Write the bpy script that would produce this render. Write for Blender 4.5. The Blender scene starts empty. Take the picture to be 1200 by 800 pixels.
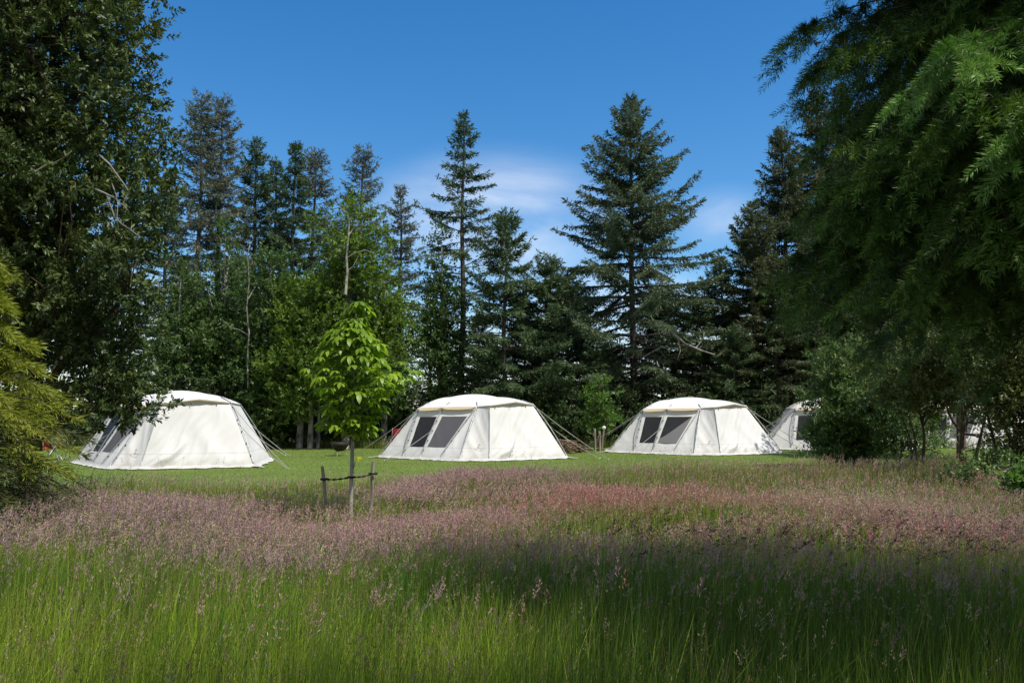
import bpy, math, random
import numpy as np
from mathutils import Vector, Matrix

R = math.radians
rng = np.random.default_rng(7)
random.seed(7)
sc = bpy.context.scene
COL = sc.collection

# ------------------------------------------------------------------ camera
F = 950.0
CAMZ = 1.6
PITCH = math.atan(80 / F)
cp, sp = math.cos(PITCH), math.sin(PITCH)


def at(px, py, Y):
    """point of the photograph (1200x800) at depth Y -> metres"""
    a, b = (px - 600) / F, (400 - py) / F
    d = (a, cp - b * sp, sp + b * cp)
    t = Y / d[1]
    return np.array((a * t, Y, CAMZ + d[2] * t))


cd = bpy.data.cameras.new('camera')
cam = bpy.data.objects.new('camera', cd)
COL.objects.link(cam)
cd.sensor_width = 36
cd.lens = 36 * F / 1200
cd.clip_start = 0.05
cd.clip_end = 3000
cam.location = (0, 0, CAMZ)
cam.rotation_euler = (R(90) + PITCH, 0, 0)
sc.camera = cam

# ------------------------------------------------------------------ materials
def mat(name):
    m = bpy.data.materials.new(name)
    m.use_nodes = True
    nt = m.node_tree
    nt.nodes.clear()
    out = nt.nodes.new('ShaderNodeOutputMaterial')
    return m, nt, out


def node(nt, typ, **kw):
    n = nt.nodes.new(typ)
    for k, v in kw.items():
        if k.startswith('i_'):
            n.inputs[k[2:].replace('_', ' ')].default_value = v
        else:
            setattr(n, k, v)
    return n


def leaf_mat(name, c0, c1, rough=0.45, trans=0.3, spec=0.35, tcol=None):
    """leaf colour runs from c0 to c1 by each leaf's own tint"""
    m, nt, out = mat(name)
    at_ = node(nt, 'ShaderNodeAttribute', attribute_name='tint')
    mix = node(nt, 'ShaderNodeMix', data_type='RGBA')
    mix.inputs['A'].default_value = (*c0, 1)
    mix.inputs['B'].default_value = (*c1, 1)
    nt.links.new(at_.outputs['Fac'], mix.inputs['Factor'])
    p = node(nt, 'ShaderNodeBsdfPrincipled')
    p.inputs['Roughness'].default_value = rough
    p.inputs['Specular IOR Level'].default_value = spec
    nt.links.new(mix.outputs['Result'], p.inputs['Base Color'])
    if trans > 0:
        hs = node(nt, 'ShaderNodeHueSaturation')
        hs.inputs['Saturation'].default_value = 1.15
        hs.inputs['Value'].default_value = 1.5
        nt.links.new(mix.outputs['Result'], hs.inputs['Color'])
        tr = node(nt, 'ShaderNodeBsdfTranslucent')
        nt.links.new(hs.outputs['Color'], tr.inputs['Color'])
        ms = node(nt, 'ShaderNodeMixShader')
        ms.inputs['Fac'].default_value = trans
        nt.links.new(p.outputs[0], ms.inputs[1])
        nt.links.new(tr.outputs[0], ms.inputs[2])
        nt.links.new(ms.outputs[0], out.inputs[0])
    else:
        nt.links.new(p.outputs[0], out.inputs[0])
    return m


def grass_mat(name, rough=0.55, trans=0.3, spec=0.25):
    m, nt, out = mat(name)
    at_ = node(nt, 'ShaderNodeAttribute', attribute_name='col')
    p = node(nt, 'ShaderNodeBsdfPrincipled')
    p.inputs['Roughness'].default_value = rough
    p.inputs['Specular IOR Level'].default_value = spec
    nt.links.new(at_.outputs['Color'], p.inputs['Base Color'])
    tr = node(nt, 'ShaderNodeBsdfTranslucent')
    nt.links.new(at_.outputs['Color'], tr.inputs['Color'])
    ms = node(nt, 'ShaderNodeMixShader')
    ms.inputs['Fac'].default_value = trans
    nt.links.new(p.outputs[0], ms.inputs[1])
    nt.links.new(tr.outputs[0], ms.inputs[2])
    nt.links.new(ms.outputs[0], out.inputs[0])
    return m


def noise_mat(name, c0, c1, scale=8, rough=0.85, bump=0.3, stretch=(1, 1, 1), spec=0.3, metal=0.0, detail=6):
    m, nt, out = mat(name)
    tc = node(nt, 'ShaderNodeTexCoord')
    mp = node(nt, 'ShaderNodeMapping')
    mp.inputs['Scale'].default_value = stretch
    nt.links.new(tc.outputs['Object'], mp.inputs['Vector'])
    nz = node(nt, 'ShaderNodeTexNoise')
    nz.inputs['Scale'].default_value = scale
    nz.inputs['Detail'].default_value = detail
    nt.links.new(mp.outputs[0], nz.inputs['Vector'])
    rp = node(nt, 'ShaderNodeValToRGB')
    rp.color_ramp.elements[0].position = 0.35
    rp.color_ramp.elements[1].position = 0.65
    rp.color_ramp.elements[0].color = (*c0, 1)
    rp.color_ramp.elements[1].color = (*c1, 1)
    nt.links.new(nz.outputs['Fac'], rp.inputs[0])
    p = node(nt, 'ShaderNodeBsdfPrincipled')
    p.inputs['Roughness'].default_value = rough
    p.inputs['Specular IOR Level'].default_value = spec
    p.inputs['Metallic'].default_value = metal
    nt.links.new(rp.outputs[0], p.inputs['Base Color'])
    if bump:
        b = node(nt, 'ShaderNodeBump')
        b.inputs['Strength'].default_value = bump
        b.inputs['Distance'].default_value = 0.02
        nt.links.new(nz.outputs['Fac'], b.inputs['Height'])
        nt.links.new(b.outputs[0], p.inputs['Normal'])
    nt.links.new(p.outputs[0], out.inputs[0])
    return m


def fabric_mat(name, c, trans=0.12, rough=0.7, alpha=1.0):
    m, nt, out = mat(name)
    tc = node(nt, 'ShaderNodeTexCoord')
    nz = node(nt, 'ShaderNodeTexNoise')
    nz.inputs['Scale'].default_value = 2.2
    nz.inputs['Detail'].default_value = 8
    nt.links.new(tc.outputs['Object'], nz.inputs['Vector'])
    rp = node(nt, 'ShaderNodeValToRGB')
    rp.color_ramp.elements[0].color = (c[0] * .96, c[1] * .955, c[2] * .945, 1)
    rp.color_ramp.elements[1].color = (*c, 1)
    rp.color_ramp.elements[0].position = 0.3
    rp.color_ramp.elements[1].position = 0.6
    nt.links.new(nz.outputs['Fac'], rp.inputs[0])
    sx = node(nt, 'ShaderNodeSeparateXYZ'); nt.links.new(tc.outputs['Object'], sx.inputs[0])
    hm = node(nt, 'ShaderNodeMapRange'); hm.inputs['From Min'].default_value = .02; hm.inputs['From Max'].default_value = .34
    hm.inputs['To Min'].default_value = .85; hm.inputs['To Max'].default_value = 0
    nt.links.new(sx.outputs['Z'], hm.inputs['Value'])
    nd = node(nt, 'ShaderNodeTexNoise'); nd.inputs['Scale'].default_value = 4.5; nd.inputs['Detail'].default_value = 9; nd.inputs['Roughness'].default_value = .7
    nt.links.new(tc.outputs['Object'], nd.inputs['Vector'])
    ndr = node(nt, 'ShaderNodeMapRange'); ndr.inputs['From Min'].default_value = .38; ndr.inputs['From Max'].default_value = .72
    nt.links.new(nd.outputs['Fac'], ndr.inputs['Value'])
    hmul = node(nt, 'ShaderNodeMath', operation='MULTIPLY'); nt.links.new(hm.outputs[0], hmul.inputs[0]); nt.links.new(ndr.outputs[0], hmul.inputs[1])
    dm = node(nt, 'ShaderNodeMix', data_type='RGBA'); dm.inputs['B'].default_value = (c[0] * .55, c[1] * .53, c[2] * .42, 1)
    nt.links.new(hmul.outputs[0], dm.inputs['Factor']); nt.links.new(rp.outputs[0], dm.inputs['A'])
    # stitched seam running round the wall
    sb = node(nt, 'ShaderNodeMath', operation='COMPARE'); sb.inputs[1].default_value = .40; sb.inputs[2].default_value = .012
    nt.links.new(sx.outputs['Z'], sb.inputs[0])
    sf = node(nt, 'ShaderNodeMath', operation='MULTIPLY'); sf.inputs[1].default_value = .35; nt.links.new(sb.outputs[0], sf.inputs[0])
    sm = node(nt, 'ShaderNodeMix', data_type='RGBA'); sm.inputs['B'].default_value = (c[0] * .6, c[1] * .59, c[2] * .56, 1)
    nt.links.new(sf.outputs[0], sm.inputs['Factor']); nt.links.new(dm.outputs['Result'], sm.inputs['A'])
    rout = sm.outputs['Result']
    p = node(nt, 'ShaderNodeBsdfPrincipled')
    p.inputs['Roughness'].default_value = rough
    p.inputs['Specular IOR Level'].default_value = 0.25
    p.inputs['Alpha'].default_value = alpha
    nt.links.new(rout, p.inputs['Base Color'])
    nz2 = node(nt, 'ShaderNodeTexNoise')
    nz2.inputs['Scale'].default_value = 5
    nz2.inputs['Detail'].default_value = 3
    nz2.inputs['Distortion'].default_value = 1.2
    nt.links.new(tc.outputs['Object'], nz2.inputs['Vector'])
    b = node(nt, 'ShaderNodeBump')
    b.inputs['Strength'].default_value = 0.10
    b.inputs['Distance'].default_value = 0.03
    nt.links.new(nz2.outputs['Fac'], b.inputs['Height'])
    nt.links.new(b.outputs[0], p.inputs['Normal'])
    if trans > 0:
        tr = node(nt, 'ShaderNodeBsdfTranslucent')
        nt.links.new(rout, tr.inputs['Color'])
        ms = node(nt, 'ShaderNodeMixShader')
        ms.inputs['Fac'].default_value = trans
        nt.links.new(p.outputs[0], ms.inputs[1])
        nt.links.new(tr.outputs[0], ms.inputs[2])
        nt.links.new(ms.outputs[0], out.inputs[0])
    else:
        nt.links.new(p.outputs[0], out.inputs[0])
    return m


M = {}
M['spruce'] = leaf_mat('spruce_needles', (0.0364, 0.0728, 0.0338), (0.1105, 0.169, 0.065), 0.5, 0.15)
M['spruce_blue'] = leaf_mat('blue_spruce_needles', (0.0468, 0.0832, 0.0468), (0.1365, 0.182, 0.091), 0.5, 0.15)
M['spruce_brown'] = leaf_mat('brownish_spruce_needles', (0.036, 0.055, 0.027), (0.115, 0.145, 0.062), 0.5, 0.15)
M['spruce_grey'] = leaf_mat('grey_spruce_needles', (0.0702, 0.0923, 0.0702), (0.1885, 0.2106, 0.1365), 0.5, 0.15)
M['near'] = leaf_mat('near_fir_needles', (0.016, 0.038, 0.006), (0.15, 0.265, 0.046), 0.55, 0.15, 0.3)
M['fresh'] = leaf_mat('lit_fresh_fir_needles', (0.08, 0.18, 0.034), (0.27, 0.45, 0.12), 0.55, 0.2, 0.35)  # new growth, colour raised further to stand in for sun on the branch
M['alder'] = leaf_mat('alder_leaves', (0.058, 0.112, 0.02), (0.185, 0.275, 0.045), 0.45, 0.35)
M['alder_dark'] = leaf_mat('dark_alder_leaves', (0.04, 0.085, 0.026), (0.12, 0.19, 0.05), 0.45, 0.3)
M['left'] = leaf_mat('myrtle_leaves', (0.031, 0.062, 0.017), (0.125, 0.165, 0.043), 0.46, 0.18, 0.4)
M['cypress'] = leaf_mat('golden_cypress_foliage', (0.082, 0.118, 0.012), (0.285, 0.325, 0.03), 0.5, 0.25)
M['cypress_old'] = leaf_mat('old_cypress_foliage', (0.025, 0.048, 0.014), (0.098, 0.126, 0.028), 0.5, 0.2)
M['chestnut'] = leaf_mat('chestnut_leaves', (0.11, 0.205, 0.014), (0.32, 0.47, 0.038), 0.42, 0.4, 0.4)
M['bush'] = leaf_mat('bush_leaves', (0.045, 0.095, 0.028), (0.190, 0.275, 0.075), 0.4, 0.25, 0.45)
M['thicket'] = leaf_mat('thicket_leaves', (0.045, 0.075, 0.02), (0.23, 0.26, 0.075), 0.42, 0.3, 0.45)
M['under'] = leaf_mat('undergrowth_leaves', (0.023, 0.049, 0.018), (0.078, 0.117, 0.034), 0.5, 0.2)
M['bright'] = leaf_mat('bright_shrub_leaves', (0.052, 0.117, 0.021), (0.143, 0.247, 0.047), 0.45, 0.35)
M['bark'] = noise_mat('spruce_bark', (0.05, 0.042, 0.036), (0.15, 0.13, 0.115), 14, 0.9, 0.6, (1, 1, .3))
M['pale_bark'] = noise_mat('alder_bark', (0.07, 0.063, 0.055), (0.36, 0.35, 0.32), 5, 0.85, 0.4, (1, 1, .5))
M['dead'] = noise_mat('dead_wood', (0.15, 0.14, 0.125), (0.34, 0.325, 0.30), 6, 0.85, 0.3)
M['grey_limb'] = noise_mat('grey_limb', (0.13, 0.12, 0.105), (0.30, 0.29, 0.26), 6, 0.85, 0.3)
M['twig'] = noise_mat('twig_bark', (0.05, 0.035, 0.02), (0.11, 0.08, 0.05), 20, 0.9, 0.3)
M['stem_bark'] = noise_mat('sapling_bark', (0.24, 0.22, 0.19), (0.42, 0.40, 0.36), 18, 0.8, 0.3, (1, 1, .4))
M['stake'] = noise_mat('weathered_stake', (0.18, 0.145, 0.12), (0.38, 0.32, 0.27), 22, 0.85, 0.5, (1, 1, .12))
M['strap'] = noise_mat('black_strap', (0.010, 0.010, 0.010), (0.022, 0.022, 0.022), 30, 0.6, 0.1)
M['white'] = fabric_mat('white_canvas', (0.70, 0.70, 0.695), 0.10)
M['roof'] = fabric_mat('white_roof_canvas', (0.74, 0.74, 0.73), 0.06)
M['beige'] = fabric_mat('beige_canvas', (0.60, 0.48, 0.30), 0.15)
M['window_dark'] = fabric_mat('dark_window_mesh', (0.020, 0.021, 0.024), 0.0, 0.5, 0.86)
M['window_grey'] = fabric_mat('grey_window_blind', (0.115, 0.112, 0.125), 0.1)
M['blind_grey'] = fabric_mat('grey_blind', (0.20, 0.195, 0.20), 0.1)
M['dark_canvas'] = fabric_mat('dark_canvas', (0.075, 0.068, 0.062), 0.0)
M['pole'] = noise_mat('grey_pole', (0.32, 0.33, 0.34), (0.48, 0.49, 0.50), 12, 0.4, 0.0, spec=0.5, metal=0.5)
M['webbing'] = noise_mat('pale_webbing', (0.30, 0.29, 0.27), (0.46, 0.45, 0.42), 30, 0.7, 0.1)
M['black'] = noise_mat('black_plastic', (0.010, 0.010, 0.011), (0.02, 0.02, 0.022), 30, 0.5, 0.0)
M['red'] = noise_mat('red_fabric', (0.30, 0.012, 0.014), (0.42, 0.022, 0.022), 14, 0.75, 0.2)
M['yellow'] = noise_mat('yellow_plastic', (0.65, 0.50, 0.02), (0.75, 0.60, 0.04), 14, 0.5, 0.0)
M['steel'] = noise_mat('dark_steel', (0.018, 0.016, 0.015), (0.05, 0.04, 0.034), 12, 0.6, 0.2, metal=0.4)
M['logo'] = noise_mat('grey_print', (0.20, 0.20, 0.205), (0.24, 0.24, 0.245), 12, 0.7, 0.0)
M['lamp_white'] = noise_mat('white_lamp_globe', (0.76, 0.75, 0.72), (0.80, 0.79, 0.76), 5, 0.4, 0.0)
M['wood'] = noise_mat('cut_wood', (0.10, 0.065, 0.04), (0.26, 0.19, 0.13), 10, 0.85, 0.4)
M['grass'] = grass_mat('grass_blades', 0.5, 0.4)
M['seed'] = grass_mat('grass_seed_heads', 0.7, 0.25, 0.15)


def ground_mat(name, c0, c1, c2, s1=0.35, s2=9, bump=0.6):
    m, nt, out = mat(name)
    g = node(nt, 'ShaderNodeNewGeometry')
    n1 = node(nt, 'ShaderNodeTexNoise'); n1.inputs['Scale'].default_value = s1; n1.inputs['Detail'].default_value = 5
    n2 = node(nt, 'ShaderNodeTexNoise'); n2.inputs['Scale'].default_value = s2; n2.inputs['Detail'].default_value = 10
    nt.links.new(g.outputs['Position'], n1.inputs['Vector'])
    nt.links.new(g.outputs['Position'], n2.inputs['Vector'])
    r = node(nt, 'ShaderNodeValToRGB')
    r.color_ramp.elements[0].color = (*c0, 1); r.color_ramp.elements[0].position = .35
    r.color_ramp.elements[1].color = (*c1, 1); r.color_ramp.elements[1].position = .65
    nt.links.new(n1.outputs['Fac'], r.inputs[0])
    mx = node(nt, 'ShaderNodeMix', data_type='RGBA')
    mx.inputs['B'].default_value = (*c2, 1)
    r2 = node(nt, 'ShaderNodeValToRGB')
    r2.color_ramp.elements[0].position = .42; r2.color_ramp.elements[1].position = .7
    nt.links.new(n2.outputs['Fac'], r2.inputs[0])
    nt.links.new(r2.outputs[0], mx.inputs['Factor'])
    nt.links.new(r.outputs[0], mx.inputs['A'])
    p = node(nt, 'ShaderNodeBsdfPrincipled'); p.inputs['Roughness'].default_value = 0.95
    p.inputs['Specular IOR Level'].default_value = 0.1
    nt.links.new(mx.outputs['Result'], p.inputs['Base Color'])
    b = node(nt, 'ShaderNodeBump'); b.inputs['Strength'].default_value = bump; b.inputs['Distance'].default_value = .05
    nt.links.new(n2.outputs['Fac'], b.inputs['Height']); nt.links.new(b.outputs[0], p.inputs['Normal'])
    nt.links.new(p.outputs[0], out.inputs[0])
    return m


# ------------------------------------------------------------------ mesh helpers
class MB:
    """collects vertices and quads (a triangle repeats nothing: use tris list)"""

    def __init__(s):
        s.V, s.F, s.T, s.n = [], [], [], 0

    def add(s, V, Fq, tint=None):
        V = np.asarray(V, np.float32).reshape(-1, 3)
        Fq = np.asarray(Fq, np.int32)
        s.V.append(V)
        s.F.append(Fq + s.n)
        if tint is None:
            tint = np.zeros(len(V), np.float32)
        elif np.isscalar(tint):
            tint = np.full(len(V), tint, np.float32)
        s.T.append(np.asarray(tint, np.float32))
        s.n += len(V)

    def tube(s, pts, rad, sides=6, cap=True):
        pts = np.asarray(pts, np.float64)
        k = len(pts)
        rad = np.broadcast_to(np.asarray(rad, np.float64), (k,))
        tan = np.gradient(pts, axis=0)
        tan /= np.linalg.norm(tan, axis=1)[:, None] + 1e-9
        ref = np.array((0.31, 0.17, 0.93)) if abs(tan[0][2]) < 0.8 else np.array((0.93, 0.31, 0.1))
        u = np.cross(tan, ref); u /= np.linalg.norm(u, axis=1)[:, None] + 1e-9
        v = np.cross(tan, u)
        a = np.linspace(0, 2 * np.pi, sides, endpoint=False)
        ring = (np.cos(a)[None, :, None] * u[:, None, :] + np.sin(a)[None, :, None] * v[:, None, :]) * rad[:, None, None] + pts[:, None, :]
        V = ring.reshape(-1, 3)
        i = np.arange(k - 1)[:, None] * sides
        j = np.arange(sides)[None, :]
        j2 = (j + 1) % sides
        Fq = np.stack([i + j, i + j2, i + sides + j2, i + sides + j], -1).reshape(-1, 4)
        if cap and sides % 2 == 0:
            ex = []
            for base in (0, (k - 1) * sides):
                for q in range(0, sides - 2, 2):
                    ex.append((base, base + q + 1, base + q + 2, base + (q + 3) % sides))
            Fq = np.vstack([Fq, np.array(ex)])
        s.add(V, Fq)

    def box(s, c, size, rot=None):
        c = np.asarray(c, float); h = np.asarray(size, float) / 2
        P = np.array([(x, y, z) for x in (-1, 1) for y in (-1, 1) for z in (-1, 1)], float) * h
        if rot is not None:
            P = P @ np.array(rot).T
        Fq = [(0, 1, 3, 2), (4, 6, 7, 5), (0, 4, 5, 1), (2, 3, 7, 6), (0, 2, 6, 4), (1, 5, 7, 3)]
        s.add(P + c, Fq)

    def build(s, name, material, parent=None, smooth=False, loc=None, attr=True):
        V = np.concatenate(s.V); Fq = np.concatenate(s.F)
        o = np_mesh(name, V, Fq, material, np.concatenate(s.T) if attr else None, None, smooth)
        if parent is not None:
            o.parent = parent
        if loc is not None:
            o.location = loc
        return o


def np_mesh(name, V, Fq, material, tint=None, col=None, smooth=False):
    me = bpy.data.meshes.new(name)
    n, (m, k) = len(V), Fq.shape
    me.vertices.add(n)
    me.vertices.foreach_set('co', np.ascontiguousarray(V, np.float32).ravel())
    me.loops.add(m * k)
    me.loops.foreach_set('vertex_index', np.ascontiguousarray(Fq, np.int32).ravel())
    me.polygons.add(m)
    me.polygons.foreach_set('loop_start', np.arange(0, m * k, k, dtype=np.int32))
    me.polygons.foreach_set('loop_total', np.full(m, k, np.int32))
    if smooth:
        me.polygons.foreach_set('use_smooth', np.ones(m, bool))
    else:
        me.polygons.foreach_set('use_smooth', np.zeros(m, bool))
    if tint is not None:
        a = me.attributes.new('tint', 'FLOAT', 'POINT')
        a.data.foreach_set('value', np.ascontiguousarray(tint, np.float32))
    if col is not None:
        a = me.attributes.new('col', 'FLOAT_COLOR', 'POINT')
        c4 = np.ones((n, 4), np.float32); c4[:, :3] = col
        a.data.foreach_set('color', c4.ravel())
    me.update(calc_edges=True)
    me.materials.append(material)
    o = bpy.data.objects.new(name, me)
    COL.objects.link(o)
    return o


def empty(name, loc=(0, 0, 0), rz=0):
    o = bpy.data.objects.new(name, None)
    COL.objects.link(o)
    o.empty_display_size = 0.2
    o.location = loc
    o.rotation_euler = (0, 0, rz)
    return o


def tag(o, label=None, cat=None, group=None, kind=None):
    if label: o['label'] = label
    if cat: o['category'] = cat
    if group: o['group'] = group
    if kind: o['kind'] = kind
    return o


def copy_tree(o, parent=None):
    c = o.copy()
    COL.objects.link(c)
    if parent is not None:
        c.parent = parent
    for ch in list(o.children):
        copy_tree(ch, c)
    return c


def norm(a):
    return a / (np.linalg.norm(a, axis=-1, keepdims=True) + 1e-9)


def leaf_quads(P, D, N, L, W, fold=0.15, wide=0.5):
    """one diamond leaf per row: base P, along D, facing N"""
    D = norm(D)
    S = norm(np.cross(D, N))
    N2 = np.cross(S, D)
    L = np.asarray(L)[:, None]; W = np.asarray(W)[:, None]
    mid = P + D * L * wide + N2 * W * fold
    V = np.stack([P, mid + S * W * .5, P + D * L, mid - S * W * .5], 1)
    n = len(P)
    return V.reshape(-1, 3), np.arange(4 * n, dtype=np.int32).reshape(n, 4)


# ------------------------------------------------------------------ world and sun
SUN = norm(np.array((0.42, -0.27, 0.87)))
EL = math.asin(SUN[2])
AZ = math.atan2(SUN[0], SUN[1])
w = bpy.data.worlds.new('World')
sc.world = w
w.use_nodes = True
nt = w.node_tree
nt.nodes.clear()
wo = nt.nodes.new('ShaderNodeOutputWorld')
bg = nt.nodes.new('ShaderNodeBackground')
sky = nt.nodes.new('ShaderNodeTexSky')
sky.sky_type = 'NISHITA'
sky.sun_disc = False
sky.sun_elevation = EL
sky.sun_rotation = AZ
sky.air_density = 1.0
sky.dust_density = 0.2
sky.ozone_density = 3.0
hs = nt.nodes.new('ShaderNodeHueSaturation')
hs.inputs['Saturation'].default_value = 1.35
nt.links.new(sky.outputs[0], hs.inputs['Color'])
# clouds low over the trees: noise over the sky's direction, thinned by height
tc = nt.nodes.new('ShaderNodeTexCoord')
mp = nt.nodes.new('ShaderNodeMapping')
mp.inputs['Scale'].default_value = (1.0, 1.0, 2.6)
mp.inputs['Location'].default_value = (0.35, 0.1, 0.3)
nt.links.new(tc.outputs['Generated'], mp.inputs['Vector'])
nz = nt.nodes.new('ShaderNodeTexNoise')
nz.inputs['Scale'].default_value = 3.2
nz.inputs['Detail'].default_value = 9
nz.inputs['Roughness'].default_value = 0.55
nz.inputs['Distortion'].default_value = 0.4
nt.links.new(mp.outputs[0], nz.inputs['Vector'])
sep = nt.nodes.new('ShaderNodeSeparateXYZ')
nt.links.new(tc.outputs['Generated'], sep.inputs[0])
hz = nt.nodes.new('ShaderNodeMapRange')      # threshold grows with height
hz.inputs['From Min'].default_value = 0.05
hz.inputs['From Max'].default_value = 0.36
hz.inputs['To Min'].default_value = 0.16
hz.inputs['To Max'].default_value = -0.22
nt.links.new(sep.outputs['Z'], hz.inputs['Value'])
addn = nt.nodes.new('ShaderNodeMath'); addn.operation = 'ADD'
nt.links.new(nz.outputs['Fac'], addn.inputs[0]); nt.links.new(hz.outputs[0], addn.inputs[1])
cr = nt.nodes.new('ShaderNodeMapRange'); cr.interpolation_type = 'SMOOTHSTEP'
cr.inputs['From Min'].default_value = 0.46
cr.inputs['From Max'].default_value = 0.86
cr.inputs['To Max'].default_value = 0.75
nt.links.new(addn.outputs[0], cr.inputs['Value'])
def cloud(x0, z0, hx, hz_, strength, prev):
    m1 = nt.nodes.new('ShaderNodeMapping'); m1.vector_type = 'POINT'
    m1.inputs['Scale'].default_value = (1 / hx, 0, 1 / hz_)
    m1.inputs['Location'].default_value = (-x0 / hx, 0, -z0 / hz_)
    nt.links.new(tc.outputs['Generated'], m1.inputs['Vector'])
    ln = nt.nodes.new('ShaderNodeVectorMath'); ln.operation = 'LENGTH'
    nt.links.new(m1.outputs[0], ln.inputs[0])
    fo = nt.nodes.new('ShaderNodeMapRange'); fo.interpolation_type = 'SMOOTHSTEP'
    fo.inputs['From Min'].default_value = 0.1; fo.inputs['From Max'].default_value = 1.15
    fo.inputs['To Min'].default_value = strength; fo.inputs['To Max'].default_value = 0
    nt.links.new(ln.outputs['Value'], fo.inputs['Value'])
    ns_ = nt.nodes.new('ShaderNodeMapRange'); ns_.interpolation_type = 'SMOOTHSTEP'
    ns_.inputs['From Min'].default_value = 0.22; ns_.inputs['From Max'].default_value = 0.64
    nt.links.new(nz.outputs['Fac'], ns_.inputs['Value'])
    mu = nt.nodes.new('ShaderNodeMath'); mu.operation = 'MULTIPLY'
    nt.links.new(fo.outputs[0], mu.inputs[0]); nt.links.new(ns_.outputs[0], mu.inputs[1])
    mxx = nt.nodes.new('ShaderNodeMath'); mxx.operation = 'MAXIMUM'
    nt.links.new(mu.outputs[0], mxx.inputs[0]); nt.links.new(prev, mxx.inputs[1])
    return mxx.outputs[0]


fac = cloud(-0.02, 0.230, 0.17, 0.085, 0.9, cr.outputs[0])
fac = cloud(0.25, 0.225, 0.06, 0.04, 0.4, fac)
cm = nt.nodes.new('ShaderNodeMix'); cm.data_type = 'RGBA'
cm.inputs['B'].default_value = (6.0, 6.4, 7.1, 1)
nt.links.new(fac, cm.inputs['Factor'])
nt.links.new(hs.outputs[0], cm.inputs['A'])
bk = nt.nodes.new('ShaderNodeMapRange'); bk.interpolation_type = 'SMOOTHSTEP'  # unseen grey cloud added behind the camera to neutralise the blue fill
bk.inputs['From Min'].default_value = 0.15; bk.inputs['From Max'].default_value = -0.35
nt.links.new(sep.outputs['Y'], bk.inputs['Value'])
bn = nt.nodes.new('ShaderNodeMapRange'); bn.interpolation_type = 'SMOOTHSTEP'
bn.inputs['From Min'].default_value = 0.30; bn.inputs['From Max'].default_value = 0.55
nt.links.new(nz.outputs['Fac'], bn.inputs['Value'])
bm_ = nt.nodes.new('ShaderNodeMath'); bm_.operation = 'MULTIPLY'
nt.links.new(bk.outputs[0], bm_.inputs[0]); nt.links.new(bn.outputs[0], bm_.inputs[1])
c2 = nt.nodes.new('ShaderNodeMix'); c2.data_type = 'RGBA'
c2.inputs['B'].default_value = (3.4, 3.3, 3.2, 1)
nt.links.new(bm_.outputs[0], c2.inputs['Factor'])
nt.links.new(cm.outputs['Result'], c2.inputs['A'])
nt.links.new(c2.outputs['Result'], bg.inputs['Color'])
bg.inputs['Strength'].default_value = 0.145
nt.links.new(bg.outputs[0], wo.inputs[0])

sl = bpy.data.lights.new('sun', 'SUN')
sl.energy = 4.6
sl.angle = R(0.53)
sl.color = (1.0, 0.945, 0.85)
so = bpy.data.objects.new('sun', sl)
COL.objects.link(so)
so.rotation_euler = Vector(SUN).to_track_quat('Z', 'Y').to_euler()
so.location = (10, -10, 30)

sc.view_settings.view_transform = 'Standard'
sc.view_settings.look = 'None'
sc.view_settings.exposure = 0.14
sc.view_settings.gamma = 1.0
sc.cycles.max_bounces = 6
sc.cycles.transparent_max_bounces = 8
sc.cycles.use_denoising = True

# ------------------------------------------------------------------ ground
def sheet(name, pts, z, m):
    V = np.array([(x, y, z) for x, y in pts], np.float32)
    me = bpy.data.meshes.new(name)
    me.from_pydata([tuple(v) for v in V], [], [tuple(range(len(V)))])
    me.materials.append(m)
    o = bpy.data.objects.new(name, me); COL.objects.link(o)
    return tag(o, kind='structure')


sheet('ground', [(-900, -300), (900, -300), (900, 1500), (-900, 1500)], 0.0,
      ground_mat('meadow_soil', (0.030, 0.040, 0.014), (0.055, 0.060, 0.024), (0.075, 0.060, 0.040), 0.5, 14))
LX = np.linspace(-40, 30, 36)


def lawn_front(x):
    """the mown edge of the meadow"""
    x = np.asarray(x, float)
    return 16.3 + 0.45 * np.sin(x * .8) + 0.3 * np.sin(x * 1.9 + 1) + np.clip((x - 0.5) * 0.50, 0, 3.2) - np.clip((-x - 2.0) * 0.6, 0, 2.6)


def lawn_back(x):
    x = np.asarray(x, float)
    return 34.0 + 0.6 * np.sin(x * .5) + np.clip(-x - 8, 0, 10) * .2


lp = [(x, float(lawn_front(x))) for x in LX] + [(x, float(lawn_back(x))) for x in LX[::-1]]
sheet('lawn', lp, 0.004, ground_mat('lawn_turf', (0.110, 0.175, 0.034), (0.150, 0.220, 0.048), (0.190, 0.235, 0.070), 0.6, 22, 1.0))
ff = [(x, float(lawn_back(x)) + .15) for x in LX] + [(60, 36), (70, 75), (-70, 75), (-60, 36)]
sheet('forest_floor', ff, 0.004, ground_mat('needle_litter', (0.030, 0.026, 0.016), (0.050, 0.045, 0.022), (0.040, 0.055, 0.018), 0.5, 8))


# ------------------------------------------------------------------ grass
def vnoise(x, y, s, seed=0):
    """smooth value noise, 0..1"""
    g = np.random.default_rng(seed).random((97, 97))
    X, Y = x / s + 1000.3, y / s + 1000.7
    ix, iy = np.floor(X).astype(int), np.floor(Y).astype(int)
    fx, fy = X - ix, Y - iy
    fx = fx * fx * (3 - 2 * fx); fy = fy * fy * (3 - 2 * fy)
    G = lambda a, b: g[a % 97, b % 97]
    return (G(ix, iy) * (1 - fx) + G(ix + 1, iy) * fx) * (1 - fy) + (G(ix, iy + 1) * (1 - fx) + G(ix + 1, iy + 1) * fx) * fy


def fbm(x, y, s, seed=0):
    return (vnoise(x, y, s, seed) + .5 * vnoise(x, y, s * .45, seed + 1) + .25 * vnoise(x, y, s * .2, seed + 2)) / 1.75


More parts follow.
